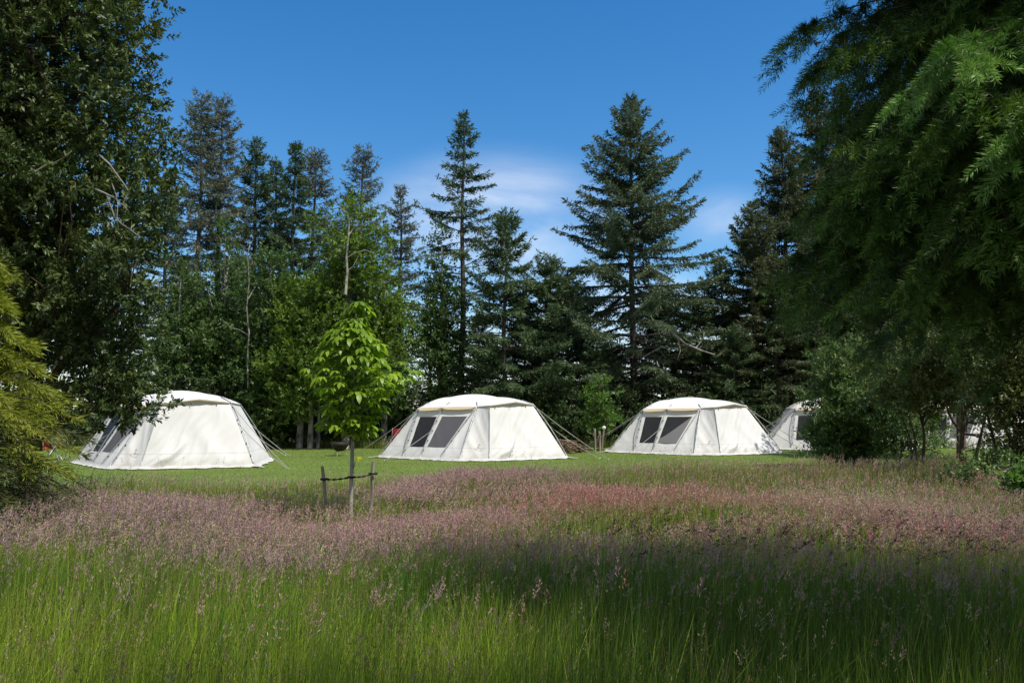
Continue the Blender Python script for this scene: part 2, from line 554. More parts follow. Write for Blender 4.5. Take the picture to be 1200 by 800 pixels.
def blades(x, y, h, wd, lean, ang, col, segs=3, z0=0.0, tipcol=None):
    """curved tapering blades; returns V, F, C"""
    n = len(x)
    face = rng.uniform(0, 2 * np.pi, n)
    wx, wy = np.cos(face), np.sin(face)
    lx, ly = np.cos(ang) * lean, np.sin(ang) * lean
    Vs, Cs = [], []
    for k in range(segs + 1):
        t = k / segs
        cx = x + lx * h * t ** 2
        cy = y + ly * h * t ** 2
        cz = z0 + h * t * (1 - 0.25 * np.minimum(lean, 1.2) * t)
        hw = wd * .5 * (1 - 0.92 * t ** 1.6)
        Vs.append(np.stack([cx - wx * hw, cy - wy * hw, cz], 1))
        Vs.append(np.stack([cx + wx * hw, cy + wy * hw, cz], 1))
        c = col if tipcol is None else col * (1 - t ** 2) + tipcol * t ** 2
        Cs += [c, c]
    V = np.stack(Vs, 1).reshape(-1, 3)
    C = np.stack(Cs, 1).reshape(-1, 3)
    b = np.arange(n)[:, None] * (2 * (segs + 1))
    Fq = np.concatenate([np.concatenate([b + 2 * k, b + 2 * k + 1, b + 2 * k + 3, b + 2 * k + 2], 1) for k in range(segs)], 0)
    return V, Fq, C


class GB:
    def __init__(s): s.V, s.F, s.C, s.n = [], [], [], 0

    def add(s, V, Fq, C):
        s.V.append(V.astype(np.float32)); s.F.append(Fq.astype(np.int32) + s.n); s.C.append(C.astype(np.float32)); s.n += len(V)

    def build(s, name, m):
        return np_mesh(name, np.concatenate(s.V), np.concatenate(s.F), m, None, np.concatenate(s.C))


def scatter(y0, y1, dens, margin=1.6):
    """even random points over the ground that the camera (or one a step aside) can see"""
    n = int((0.66 * (y1 ** 2 - y0 ** 2) + 2 * margin * (y1 - y0)) * dens)
    hw = lambda y: 0.66 * y + margin
    y = rng.uniform(y0, y1, int(n * 1.6))
    keep = rng.random(len(y)) < hw(y) / hw(y1)
    y = y[keep]
    x = rng.uniform(-1, 1, len(y)) * hw(y)
    return x, y


def pinkness(x, y):
    """share of flowering heads over the meadow"""
    near = np.clip((y - 3.3 - 2.6 * (fbm(x, y, 1.5, 5) - .5) * 2 - np.clip(-x - 2.5, 0, 2.5) * .4) / 5.0, 0, 1) ** 1.5
    lim = 13.2 + 1.5 * np.exp(-((x + .9) / 1.7) ** 2) + 1.6 * (fbm(x, y, 1.5, 17) - .5) - 1.3 * np.clip(x - 1.2, 0, 1) + np.clip((x - 6.0) * .7, 0, 2.2) - np.clip((-x - 1.8) * .9, 0, 2.6)
    far = np.clip((np.minimum(lim, lawn_front(x) - .4) - y) / 1.2, 0, 1)
    p = near * (0.05 + 0.95 * far)
    patch = fbm(x, y, 2.6, 11)
    p = p * np.clip((patch - .25) / .22, 0.15, 1)
    # green patches the photograph shows
    for gx, gy, rx, ry in ((-4.0, 11.3, 1.7, 1.5), (6.0, 9.6, .9, .7), (-3.4, 13.2, 1.0, .6), (0.55, 8.0, .5, .4)):
        p = p * (1 - np.exp(-(((x - gx) / rx) ** 2 + ((y - gy) / ry) ** 2) * 1.2) * .95)
    return np.clip(p, 0, 1)


def meadow_h(x, y):
    h = 0.44 + 0.14 * (fbm(x, y, 1.6, 21) - .5) * 2 + 0.16 * np.clip((6.3 - y) / 1.5, 0, 1)
    return h * (1 - .38 * np.exp(-((x + 1.95) / 1.2) ** 2 - ((y - 9.3) / 1.1) ** 2))


def jit(c, n, a=0.25):
    c = np.asarray(c, float)
    return c * rng.uniform(1 - a, 1 + a, (n, 1)) * rng.uniform(1 - a * .3, 1 + a * .3, (n, 3))


gb = GB()
for (y0, y1, dens, wd, segs) in ((1.9, 4.6, 3000, .0048, 3), (4.6, 7.2, 2300, .0058, 3), (7.2, 11, 1150, .0085, 2), (11, 20.5, 650, .011, 2)):
    x, y = scatter(y0, y1, dens)
    k = y < lawn_front(x) + rng.normal(0, .25, len(x)) + np.abs(rng.normal(0, .9, len(x))) * (rng.random(len(x)) < .3)
    x, y = x[k], y[k]
    n = len(x)
    h = meadow_h(x, y) * rng.uniform(.45, 1.2, n) * (.72 + .56 * fbm(x, y, .55, 61)) * np.clip(.6 + (lawn_front(x) - y) * .4, .22, 1)
    green = jit((0.330, 0.440, 0.045), n, .4)
    dark = jit((0.125, 0.215, 0.026), n, .4)
    tan = jit((0.330, 0.310, 0.120), n)
    f = fbm(x, y, 1.2, 31)[:, None]
    c = np.where(rng.random((n, 1)) < np.clip((f - .25) * 1.6, .1, .9), green, dark)
    pk = pinkness(x, y)
    dry = 0.05 + 0.30 * np.clip((y - 7) / 4, 0, 1) * (0.4 + pk)
    dry = dry + np.clip((y - 12.8 + np.clip((-x - 1.8) * .9, 0, 2.6)) / 1.5, 0, 1) * np.clip(.22 + (x + 1) * .08, .22, .42)
    c = np.where(rng.random((n, 1)) < dry[:, None], tan, c)
    lean = np.abs(rng.normal(.15, .18, n)) + (rng.random(n) < .07) * rng.uniform(.3, .8, n)
    V, Fq, C = blades(x, y, h, wd * rng.uniform(.7, 1.3, n), lean, rng.normal(.2, 1.3, n), c, segs)
    gb.add(V, Fq, C)
# taller green clumps standing up through the flowering band
cx, cy = scatter(5.2, 9.5, .9)
nn = 70
x = np.repeat(cx, nn) + rng.normal(0, .22, len(cx) * nn); y = np.repeat(cy, nn) + rng.normal(0, .14, len(cx) * nn)
n = len(x)
V, Fq, C = blades(x, y, rng.uniform(.45, .74, n), rng.uniform(.005, .009, n), np.abs(rng.normal(.2, .2, n)), rng.normal(.2, 1.3, n), np.where(rng.random((n, 1)) < .75, jit((0.22, 0.34, 0.04), n), jit((0.36, 0.34, 0.14), n)), 3)
gb.add(V, Fq, C)
# broad reed-like blades in tufts in the middle foreground
cx, cy = scatter(4.2, 6.6, 2.2)
k = (cx > -1.6) & (cx < 1.4)
cx, cy = cx[k], cy[k]
x = np.repeat(cx, 34) + rng.normal(0, .13, len(cx) * 34); y = np.repeat(cy, 34) + rng.normal(0, .13, len(cx) * 34)
n = len(x)
V, Fq, C = blades(x, y, rng.uniform(.45, .78, n), rng.uniform(.007, .013, n), np.abs(rng.normal(.3, .25, n)), rng.uniform(0, 6.28, n), jit((0.100, 0.260, 0.026), n), 4)
gb.add(V, Fq, C)
tag(gb.build('meadow_grass', M['grass']), 'tall uncut green grass filling the foreground meadow', 'grass', kind='stuff')

# flowering heads
gs = GB()


def heads(x, y, h, col, scol, nsp, axis, spl, spw, spread, lean_m=.22, sw=.0022, droop=.0):
    n = len(x)
    lean = np.abs(rng.normal(lean_m, .14, n)); ang = rng.normal(.15, 1.0, n)
    V, Fq, C = blades(x, y, h, np.full(n, sw), lean, ang, scol, 2)
    gs.add(V, Fq, C)
    tipx = x + np.cos(ang) * lean * h; tipy = y + np.sin(ang) * lean * h; tipz = h * (1 - .25 * np.minimum(lean, 1.2))
    ax = norm(np.stack([np.cos(ang) * lean * 2.2, np.sin(ang) * lean * 2.2, np.full(n, 1.0)], 1))
    t = rng.uniform(-.15, 1, (n, nsp))
    base = np.stack([tipx, tipy, tipz], 1)[:, None, :] + ax[:, None, :] * (t * axis * rng.uniform(.7, 1.3, (n, 1)))[..., None]
    out = rng.normal(0, 1, (n, nsp, 3)); out[..., 2] *= .4
    base = base + out * (spread * (1.05 - np.clip(t, 0, 1)))[..., None] * .5
    base[..., 2] -= droop * np.clip(t, 0, 1) ** 2
    D = ax[:, None, :] * 1.1 + out * .45
    D[..., 2] -= droop * 6
    P = base.reshape(-1, 3); D = D.reshape(-1, 3)
    m = len(P)
    V, Fq = leaf_quads(P, D, rng.normal(0, 1, (m, 3)), spl * rng.uniform(.7, 1.3, m), spw * rng.uniform(.7, 1.3, m), .2)
    cc = np.repeat(col, nsp, 0) * rng.uniform(.8, 1.2, (m, 1))
    gs.add(V, Fq, np.repeat(cc, 4, 0))


for (y0, y1, dens, nsp, spw) in ((3.0, 6.4, 260, 18, .0046), (6.4, 9.5, 470, 15, .0075), (9.5, 20.5, 560, 13, .0095)):
    x, y = scatter(y0, y1, dens)
    k = (y < lawn_front(x) + rng.normal(-.1, .3, len(x))) & (rng.random(len(x)) < .03 + .97 * pinkness(x, y))
    x, y = x[k], y[k]; n = len(x)
    h = meadow_h(x, y) * rng.uniform(.95, 1.28, n) * np.clip(.5 + (lawn_front(x) - y) * .4, .4, 1)
    pink = jit((0.520, 0.320, 0.320), n, .2)
    mauve = jit((0.410, 0.265, 0.285), n, .2)
    red = jit((0.520, 0.240, 0.220), n, .2)
    tan = jit((0.500, 0.410, 0.270), n, .2)
    f = fbm(x, y, 2.2, 41)
    c = np.where((rng.random(n) < np.clip((f - .35) * 3, 0, 1))[:, None], pink, mauve)
    rr = np.exp(-(((x - 1.4) / 2.0) ** 2 + ((y - 9.8) / 1.6) ** 2)) * .9 + .45 * np.clip((x + 1) / 4, 0, 1)
    c = np.where((rng.random(n) < rr)[:, None], red, c)
    tt = .28 + .6 * np.exp(-(((x - 4.3) / 1.6) ** 2 + ((y - 10) / 1.5) ** 2)) + .4 * np.clip((y - lawn_front(x) + 2.2) / 1.5, 0, 1)
    c = np.where((rng.random(n) < tt)[:, None], tan, c)
    heads(x, y, h, c, jit((0.20, 0.19, 0.075), n), nsp, .080, .019, spw * .78, .016)
# taller dark open panicles standing in the shaded right foreground, and brown ones at lower left
x, y = scatter(5.6, 7.6, 40)
k = (x > .4) & (rng.random(len(x)) < .8); x, y = x[k], y[k]; n = len(x)
heads(x, y, rng.uniform(.55, .74, n), jit((0.085, 0.050, 0.045), n), jit((0.09, 0.08, 0.04), n), 18, .13, .022, .0065, .03, .45, .003, .03)
x, y = scatter(2.4, 5.6, 44)
k = (x < 1.0); x, y = x[k], y[k]; n = len(x)
heads(x, y, rng.uniform(.42, .66, n), jit((0.19, 0.125, 0.085), n), jit((0.15, 0.14, 0.05), n), 26, .11, .011, .0042, .035, .2, .0022)
x, y = scatter(2.4, 7, 42)
n = len(x)
heads(x, y, rng.uniform(.42, .74, n), jit((0.36, 0.29, 0.17), n), jit((0.2, 0.19, 0.08), n), 16, .07, .012, .004, .008, .2, .0022)
# tall wisps at the lawn's edge, standing in front of the tents
for px0, px1, Y0, nn in ((575, 650, 14.8, 30), (745, 900, 17.5, 40), (150, 300, 13.6, 16)):
    Yy = Y0 + rng.normal(0, .35, nn); xx = (rng.uniform(px0, px1, nn) - 600) / F * Yy
    heads(xx, Yy, rng.uniform(.45, .80, nn), jit((0.30, 0.25, 0.18), nn), jit((0.28, 0.28, 0.14), nn), 9, .09, .022, .007, .02, .15, .007)
tag(gs.build('flowering_grass', M['seed']), 'pinkish flowering grass heads over the uncut meadow', 'grass', kind='stuff')

# mown lawn
gl = GB()
x, y = scatter(12.2, 34, 330)
k = (y > lawn_front(x) - .1) & (y < lawn_back(x)); x, y = x[k], y[k]; n = len(x)
f = fbm(x, y, 2.4, 51)[:, None]
c = jit((0.160, 0.255, 0.045), n, .3) * (0.75 + .5 * f)
c = np.where(rng.random((n, 1)) < .08 + .75 * np.clip((fbm(x, y, 1.3, 71)[:, None] - .52) * 3, 0, .8), jit((0.32, 0.33, 0.11), n), c)
V, Fq, C = blades(x, y, rng.uniform(.02, .048, n), rng.uniform(.006, .012, n), np.abs(rng.normal(.4, .3, n)), rng.uniform(0, 6.28, n), c, 1)
gl.add(V, Fq, C)
# rank grass where the lawn meets the trees
x = rng.uniform(-24, 22, 16000); y = lawn_back(x) + np.abs(rng.normal(0, .8, 16000)) - .2; n = len(x)
V, Fq, C = blades(x, y, rng.uniform(.2, .55, n), rng.uniform(.012, .02, n), np.abs(rng.normal(.3, .2, n)), rng.uniform(0, 6.28, n),
                  np.where(rng.random((n, 1)) < .35, jit((0.30, 0.28, 0.10), n), jit((0.10, 0.18, 0.03), n)), 2)
gl.add(V, Fq, C)
tag(gl.build('lawn_grass', M['grass']), 'short mown grass of the lawn under the tents', 'grass', kind='stuff')


# ------------------------------------------------------------------ conifers
def branch_pts(z0, az, L, el, sag, tip, k=6):
    s = np.linspace(0, 1, k)
    r = L * s * math.cos(el)
    z = z0 + L * (math.sin(el) * s - sag * s ** 2 + tip * s ** 3)
    return np.stack([np.cos(az) * r, np.sin(az) * r, z], 1)


def conifer_meshes(name, h, rad, start=.12, power=.85, whorl=.42, per=5, dens=1.0, sag=.25, tip=.15, low_sparse=0.0, seed=0,
                   spray=(.21, .050), trunk_r=None, lean=0.0, gaps=0.15, dead=0, leader=None, nb=8):
    """trunk and crown builders of one spruce, base at the origin"""
    g = np.random.default_rng(seed)
    trunk, crown = MB(), MB()
    tr = trunk_r or h * .0095 + .03
    zz = np.linspace(0, h, 12)
    bx = lean * (zz / h) ** 2 * h + .05 * np.sin(zz * .8 + seed)
    by = .05 * np.cos(zz * .7 + seed)
    bend = lambda z: np.array((np.interp(z, zz, bx), np.interp(z, zz, by), 0.0))
    rr = tr * (1 - zz / h) ** .8 + .012
    rr[0] *= 1.35
    trunk.tube(np.stack([bx, by, zz], 1), rr, nb)
    Ps, Ds, Ls, Ws, Ts = [], [], [], [], []
    z = h * start
    while z < h - .15:
        f = (h - z) / (h * (1 - start))
        prof = f ** power
        if f > .72:
            prof *= 1 - .35 * (f - .72) / .28
        npb = per if f > .06 else 4
        a0 = g.uniform(0, 6.28)
        for b in range(npb):
            if g.random() < gaps:
                continue
            az = a0 + b * 6.283 / npb + g.normal(0, .25)
            L = rad * prof * (g.uniform(.42, 1.0) if g.random() < .45 else g.uniform(.85, 1.22)) + .10
            el = np.interp(f, (0, .15, .5, 1), (.85, .50, .16, -.15)) + g.normal(0, .17)
            pts = branch_pts(z + g.normal(0, .22) * min(1, 3 * f), az, L, el, sag * f ** .5 * g.uniform(.5, 1.6), tip * g.uniform(.4, 2.0))
            pts = pts + bend(z)
            trunk.tube(pts, np.linspace(max(.010, .014 * L), .004, len(pts)), 4, False)
            thin = 1 - low_sparse * np.clip((f - .35) / .4, 0, 1)
            if g.random() > thin + .2:
                continue
            ns = max(6, int(L / .048 * dens))
            s = np.sort(g.uniform(.10 if f < .5 else .22, 1, ns))
            if thin < .8:
                s = s[g.random(len(s)) < thin + .15]
            if len(s) == 0:
                continue
            sp_ = np.linspace(0, 1, len(pts))
            C = np.stack([np.interp(s, sp_, pts[:, i]) for i in range(3)], 1)
            T = norm(np.gradient(pts, axis=0)); T = np.stack([np.interp(s, sp_, T[:, i]) for i in range(3)], 1)
            side = np.array((-math.sin(az), math.cos(az), 0))
            for sg in (-1, 1):
                tl = np.clip((.15 + .50 * L * .35 * (1 - s)) * g.uniform(.6, 1.3, len(s)), .10, 1.0)
                td = norm(T * g.uniform(.55, .9, (len(s), 1)) + side * sg * g.uniform(.5, .9, (len(s), 1)) + np.array((0, 0, -1.)) * g.uniform(.0, .45, (len(s), 1)))
                kk = 4
                for q in range(kk):
                    u = (q + g.uniform(0, 1, len(s))) / kk
                    keep = g.random(len(s)) < np.clip(tl / .30, .5, 1)
                    P = C + td * (tl * u)[:, None] + np.array((0, 0, -.5)) * ((tl * u) ** 2)[:, None]
                    D = td + g.normal(0, .45, (len(s), 3)); D[:, 2] -= .15
                    Ps.append(P[keep]); Ds.append(D[keep])
                    Ts.append(np.clip(g.normal(.25 + .45 * s, .18), 0, 1)[keep])
            # end shoot
            Ps.append(pts[-1:]); Ds.append(T[-1:]); Ts.append(np.array([.8]))
        z += whorl * g.uniform(.7, 1.3) * (0.55 + .55 * f)
    # leader
    for q in range(60):
        zq = h - 1.3 + 1.35 * g.random()
        Ps.append((bend(zq) + np.array((0, 0, zq)))[None]); Ds.append(np.array([[g.normal(0, .5), g.normal(0, .5), .7]])); Ts.append(np.array([.5]))
    P = np.concatenate(Ps); D = np.concatenate(Ds); T = np.concatenate(Ts)
    n = len(P)
    V, Fq = leaf_quads(P, D, g.normal(0, 1, (n, 3)) + np.array((0, 0, .8)), spray[0] * g.uniform(.6, 1.35, n), spray[1] * g.uniform(.6, 1.35, n), .2, .45)
    crown.add(V, Fq, np.repeat(T, 4))
    return trunk, crown


def place_conifer(px, topy, Y, label, group='', m='spruce', dead=None, **kw):
    p = at(px, topy, Y)
    h = float(p[2])
    root = empty('spruce_tree', (float(p[0]), Y, 0), random.uniform(0, 6.28))
    tag(root, label, 'spruce tree', group)
    t, c = conifer_meshes('spruce', h, **kw)
    t.build('trunk', M['bark'], root, True)
    c.build('crown', M[m], root)
    if dead:
        d = MB()
        for (dx, dy, pts, r) in dead:
            d.tube(np.array(pts) + np.array((dx, dy, 0)), np.linspace(r, r * .35, len(pts)), 6)
        o = d.build('dead_branch', M['dead'], root, True)
        o.rotation_euler = (0, 0, -root.rotation_euler.z)
    return root


FG = 'spruces along the forest edge'
CON = [
    # px, top, Y, label, material, settings
    (238, 113, 40, 'tallest thin spruce of the left group, left of a twin leaning beside it', 'spruce_grey', dict(rad=2.9, power=.5, start=.2, dens=.7, low_sparse=.55, gaps=.2, seed=1, whorl=.4)),
    (261, 117, 41.5, 'thin tall spruce just right of the tallest left spruce, top almost level', 'spruce_grey', dict(rad=2.6, power=.55, start=.22, dens=.7, low_sparse=.5, gaps=.2, seed=2)),
    (301, 165, 43, 'dark mid-height spruce right of the tall left pair, rounded ragged top', 'spruce', dict(rad=2.4, start=.15, dens=.9, low_sparse=.35, seed=3, power=.5)),
    (324, 186, 45, 'short-topped dark spruce between two slightly taller ones left of the alder', 'spruce', dict(rad=2.3, power=.65, start=.1, dens=1, low_sparse=.2, seed=4)),
    (346, 168, 42, 'slim dark spire with short branches left of the leafy alder', 'spruce', dict(rad=2.8, power=.75, start=.12, dens=.95, low_sparse=.3, seed=5)),
    (369, 175, 44, 'slim spruce with long level branches near its top, behind the alder', 'spruce_grey', dict(rad=3.4, power=.65, start=.15, dens=.8, low_sparse=.4, gaps=.2, seed=6)),
    (425, 172, 46, 'pale thin-needled spruce rising above the leafy alder', 'spruce_grey', dict(rad=4.0, power=.65, start=.15, dens=.6, low_sparse=.5, gaps=.25, seed=7)),
    (470, 219, 47, 'small sparse spruce top between the alder and the bare-trunked spire', 'spruce_grey', dict(rad=2.9, power=.65, start=.15, dens=.7, low_sparse=.4, gaps=.25, seed=8)),
    (543, 133, 38, 'spire-shaped spruce with its bare trunk showing, left of the broad spruce', 'spruce', dict(rad=3.7, start=.2, dens=.9, low_sparse=.75, gaps=.15, seed=9, whorl=.5, power=.85)),
    (592, 246, 36, 'dense pointed spruce directly right of the bare-trunked spire', 'spruce', dict(rad=4.0, power=.75, start=.04, dens=1.15, seed=10, gaps=.08)),
    (640, 300, 37, 'low dense spruce between the pointed spruce and the broad tall one', 'spruce', dict(rad=4.0, power=.75, start=.04, dens=1.15, seed=11, gaps=.08)),
    (738, 115, 38, 'broad tall spruce with wide spreading branches, middle of the skyline', 'spruce_blue', dict(rad=6.4, start=.10, dens=1.05, seed=12, gaps=.1, power=.8, whorl=.45, per=6, low_sparse=.1, spray=(.21, .054))),
    (845, 300, 40, 'small spruce in the gap between the broad spruce and the right stand', 'spruce', dict(rad=3.6, start=.04, dens=1.05, seed=13, gaps=.1)),
    (882, 238, 38, 'leftmost and lowest spruce of the brownish stand on the right', 'spruce_brown', dict(rad=4.2, power=.75, start=.03, dens=1.1, seed=14, gaps=.08)),
    (916, 150, 40, 'pointed spruce on the left shoulder of the brownish right stand', 'spruce_brown', dict(rad=4.5, power=.75, start=.03, dens=1.1, seed=15, gaps=.08)),
    (955, 105, 41, 'tallest pointed spruce of the brownish right stand', 'spruce_brown', dict(rad=4.6, power=.75, start=.03, dens=1.1, seed=16, gaps=.08)),
    (985, 101, 43, 'pointed spruce just right of the tallest of the right stand', 'spruce_brown', dict(rad=4.4, power=.75, start=.03, dens=1.1, seed=17, gaps=.08)),
]
DEADB = {11: [(0, 0, [(0.6, -1.2, 5.6), (1.3, -1.8, 5.2), (2.0, -2.3, 4.5), (2.6, -2.5, 4.2), (3.2, -2.6, 4.0)], .07), (0, 0, [(.3, -1.2, 4.0), (1.0, -1.9, 4.4), (1.7, -2.2, 4.3)], .045),
               (0, 0, [(1.7, -2.1, 4.8), (1.75, -2.3, 4.2), (1.6, -2.4, 3.8)], .035), (0, 0, [(2.4, -2.4, 4.3), (2.7, -2.6, 4.7), (2.75, -2.6, 5.0)], .03)],
         15: [(0, 0, [(.5, -2.6, 4.3), (-.4, -3.0, 4.4), (-1.2, -3.3, 4.1), (-2.1, -3.5, 4.6)], .05), (0, 0, [(-.4, -3.0, 4.4), (-.9, -3.2, 5.1), (-1.0, -3.3, 5.6)], .035),
              (0, 0, [(-1.2, -3.3, 4.1), (-1.6, -3.4, 3.8), (-2.3, -3.5, 3.9)], .03), (0, 0, [(.6, -2.6, 4.4), (1.1, -3.0, 5.0), (1.05, -3.1, 5.4)], .03)]}
made = []
for i, (px, ty, Y, lab, m, kw) in enumerate(CON):
    made.append(place_conifer(px, ty, Y, lab, FG, m, dead=DEADB.get(i), **kw))

# the back row, half hidden behind the others: copies of the spruces above
BACK = [(232, 330, 55, 10), (300, 345, 56, 12), (365, 340, 54, 9), (430, 380, 57, 10), (575, 390, 54, 12), (640, 380, 55, 9), (715, 400, 56, 10), (800, 390, 52, 12), (120, 300, 53, 12), (20, 250, 44, 3), (75, 215, 46, 1), (150, 235, 45, 4), (196, 215, 47, 2), (215, 300, 40, 8), (280, 300, 40, 12), (330, 320, 47, 10), (395, 265, 50, 5), (450, 330, 44, 7),
        (505, 330, 52, 8), (560, 370, 42, 12), (615, 360, 40, 9), (665, 320, 42, 10), (700, 390, 36.5, 12), (775, 330, 41, 10), (815, 345, 38, 9), (860, 380, 36, 12), (905, 300, 37, 13),
        (945, 330, 37, 13), (1000, 260, 38, 13), (1015, 120, 42, 14), (1045, 90, 44, 15), (1080, 190, 41, 16), (1120, 150, 43, 14), (1160, 210, 40, 15), (1195, 160, 43, 16), (1235, 200, 40, 14), (1105, 150, 40, 15)]
for (px, ty, Y, src) in BACK:
    p = at(px, ty, Y)
    o = copy_tree(made[src])
    for ch in list(o.children):
        if ch.name.startswith('dead'):
            bpy.data.objects.remove(ch)
    s = float(p[2]) / float(at(CON[src][0], CON[src][1], CON[src][2])[2])
    o.location = (float(p[0]), Y, 0)
    o.rotation_euler = (0, 0, random.uniform(0, 6.28))
    o.scale = (min(1.0, s * 1.15), min(1.0, s * 1.15), s)
    tag(o, 'dark spruce of the forest edge, half hidden among taller spruces', 'spruce tree', 'half hidden spruces of the back row')


# ------------------------------------------------------------------ broadleaf trees
def broadleaf(base, trunk_pts, blobs, clumps, shoots, per_shoot, leaf, rc, lm, bm, name, label, cat, group=None, seed=0, r0=.12, limbs=10,
              droop=.0, shell=2.4, tw=.012, shoot_len=.26, stems=1, bright=.5, up=.5, limb_name='trunk'):
    g = np.random.default_rng(seed)
    root = empty(name, (float(base[0]), float(base[1]), 0))
    tag(root, label, cat, group)
    blobs = np.array(blobs, float)
    vol = np.prod(blobs[:, 3:], 1) ** .8
    which = g.choice(len(blobs), clumps, p=vol / vol.sum())
    d = norm(g.normal(0, 1, (clumps, 3)))
    r = g.random(clumps) ** (1 / shell)
    C = blobs[which, :3] + d * blobs[which, 3:] * r[:, None]
    C = C[C[:, 2] > .15]
    outw = norm(d[:len(C)] + 1e-6)
    tp = np.array(trunk_pts, float)
    tb = MB()
    for st in range(stems):
        off = np.array((g.normal(0, .25), g.normal(0, .2), 0)) if st else np.zeros(3)
        k = np.linspace(1, 1 + .0 * st, len(tp))[:, None]
        tb.tube(tp + off * np.linspace(.6, 2.2, len(tp))[:, None], np.linspace(r0, r0 * .10, len(tp)) * (1 if st == 0 else .7), 8)
    # main limbs from the trunk
    idx = g.choice(len(C), min(limbs, len(C)), replace=False)
    nodes = [tp]
    L_ = np.linspace(0, 1, len(tp))
    for i in idx:
        c = C[i]
        zt = np.clip(c[2] * g.uniform(.45, .8), tp[0, 2] + .2, tp[-1, 2])
        s0 = np.array([np.interp(zt, tp[:, 2], tp[:, q]) for q in range(3)])
        mid = s0 * .5 + c * .5 + np.array((g.normal(0, .1), g.normal(0, .1), .12 * np.linalg.norm(c - s0)))
        t = np.linspace(0, 1, 7)[:, None]
        pts = (1 - t) ** 2 * s0 + 2 * t * (1 - t) * mid + t ** 2 * c
        pts[1:-1] += g.normal(0, .035, (5, 3))
        tb.tube(pts, np.linspace(r0 * .42, tw, 7), 5, False)
        nodes.append(pts)
    N = np.concatenate(nodes)
    for c in C:
        dd = np.linalg.norm(N - c, axis=1) + np.clip(N[:, 2] - c[2], 0, 9) * .7
        s0 = N[np.argmin(dd)]
        t = np.linspace(0, 1, 4)[:, None]
        pts = s0 + (c - s0) * t
        pts[1:-1] += g.normal(0, .05, (2, 3))
        tb.tube(pts, np.linspace(tw, tw * .35, 4), 4, False)
    tb.build(limb_name, M[bm], root, True)
    # shoots and leaves
    n = len(C) * shoots
    S = np.repeat(C, shoots, 0) + g.normal(0, 1, (n, 3)) * np.array((rc, rc, rc * .75)) * .62
    sd = norm(np.repeat(outw, shoots, 0) * .55 + np.array((0, 0, up - droop)) + g.normal(0, .65, (n, 3)))
    tq = np.repeat(np.clip(g.normal(bright - .05, .22, n), 0, 1), per_shoot)
    m = n * per_shoot
    u = np.tile((np.arange(per_shoot) + .5) / per_shoot, n)
    sd2 = np.repeat(sd, per_shoot, 0)
    P = np.repeat(S, per_shoot, 0) + sd2 * (u * shoot_len)[:, None] + g.normal(0, .012, (m, 3))
    side = norm(np.cross(sd2, g.normal(0, 1, (m, 3))))
    D = sd2 * (.35 + .5 * u[:, None]) + side * .8
    D[:, 2] -= droop * .5
    N_ = norm(sd2 * .8 + np.array((0, 0, .7)) + g.normal(0, .45, (m, 3)))
    V, Fq = leaf_quads(P, D, N_, leaf[0] * g.uniform(.65, 1.25, m), leaf[1] * g.uniform(.7, 1.25, m), .12, .55)
    cb = MB(); cb.add(V, Fq, np.repeat(np.clip(tq + .25 * (u - .5) + g.normal(0, .08, m), 0, 1), 4))
    cb.build('crown', M[lm], root)
    return root


# the big dark evergreen on the left, leaning over the first tent
big = broadleaf((-7.7, 13.0), [(0, 0, 0), (.05, 0, 1.5), (-.1, .1, 3.2), (.1, .1, 5), (.1, 0, 7), (0, 0, 9)],
                [(-.1, 0, 6.6, 1.85, 1.9, 3.0), (.7, -.3, 4.3, 1.55, 1.5, 1.9), (-1.6, 0, 5.2, 2.0, 1.9, 3.8), (.35, -.1, 8.7, 1.15, 1.2, 1.5), (.9, -.4, 2.9, 1.1, .9, .8),
                 (1.30, -.4, 1.95, .55, .45, .55), (1.45, -.4, 1.65, .5, .4, .5), (1.1, -.4, 2.2, .6, .45, .4), (1.75, -.4, 1.55, .3, .3, .3), (-.8, .4, 2.6, 1.5, 1.2, 1.3), (-2.6, 0, 8.2, 1.9, 1.6, 2.4), (1.3, -.1, 5.6, .9, .8, .9)],
                800, 14, 22, (.092, .040), .36, 'left', 'twig', 'evergreen_tree', 'big dark small-leaved evergreen overhanging the first tent at far left', 'tree', seed=3,
                r0=.2, limbs=26, shell=2.6, shoot_len=.24, tw=.014)
gd = np.random.default_rng(8)
for pts, r in (([(116, 182), (128, 192), (138, 206), (147, 218), (150, 223)], .017), ([(112, 222), (124, 227), (134, 232), (144, 240), (150, 247)], .015),
               ([(124, 227), (130, 242), (134, 254), (143, 263), (153, 269), (160, 275), (168, 279)], .013), ([(131, 215), (136, 228), (138, 240), (137, 256), (139, 270)], .010),
               ([(36, 204), (52, 195), (66, 190), (78, 183), (84, 177)], .013), ([(144, 240), (147, 232), (151, 226)], .008)):
    pp = np.array([at(x, y, 11.35 - .02 * i + gd.normal(0, .03)) for i, (x, y) in enumerate(pts)])
    db = MB(); db.tube(pp - np.array((-7.7, 13.0, 0)), np.linspace(r, r * .35, len(pts)), 6)
    db.build('dead_branch', M['dead'], big, True)

AL = 'leafy alders in front of the spruces'


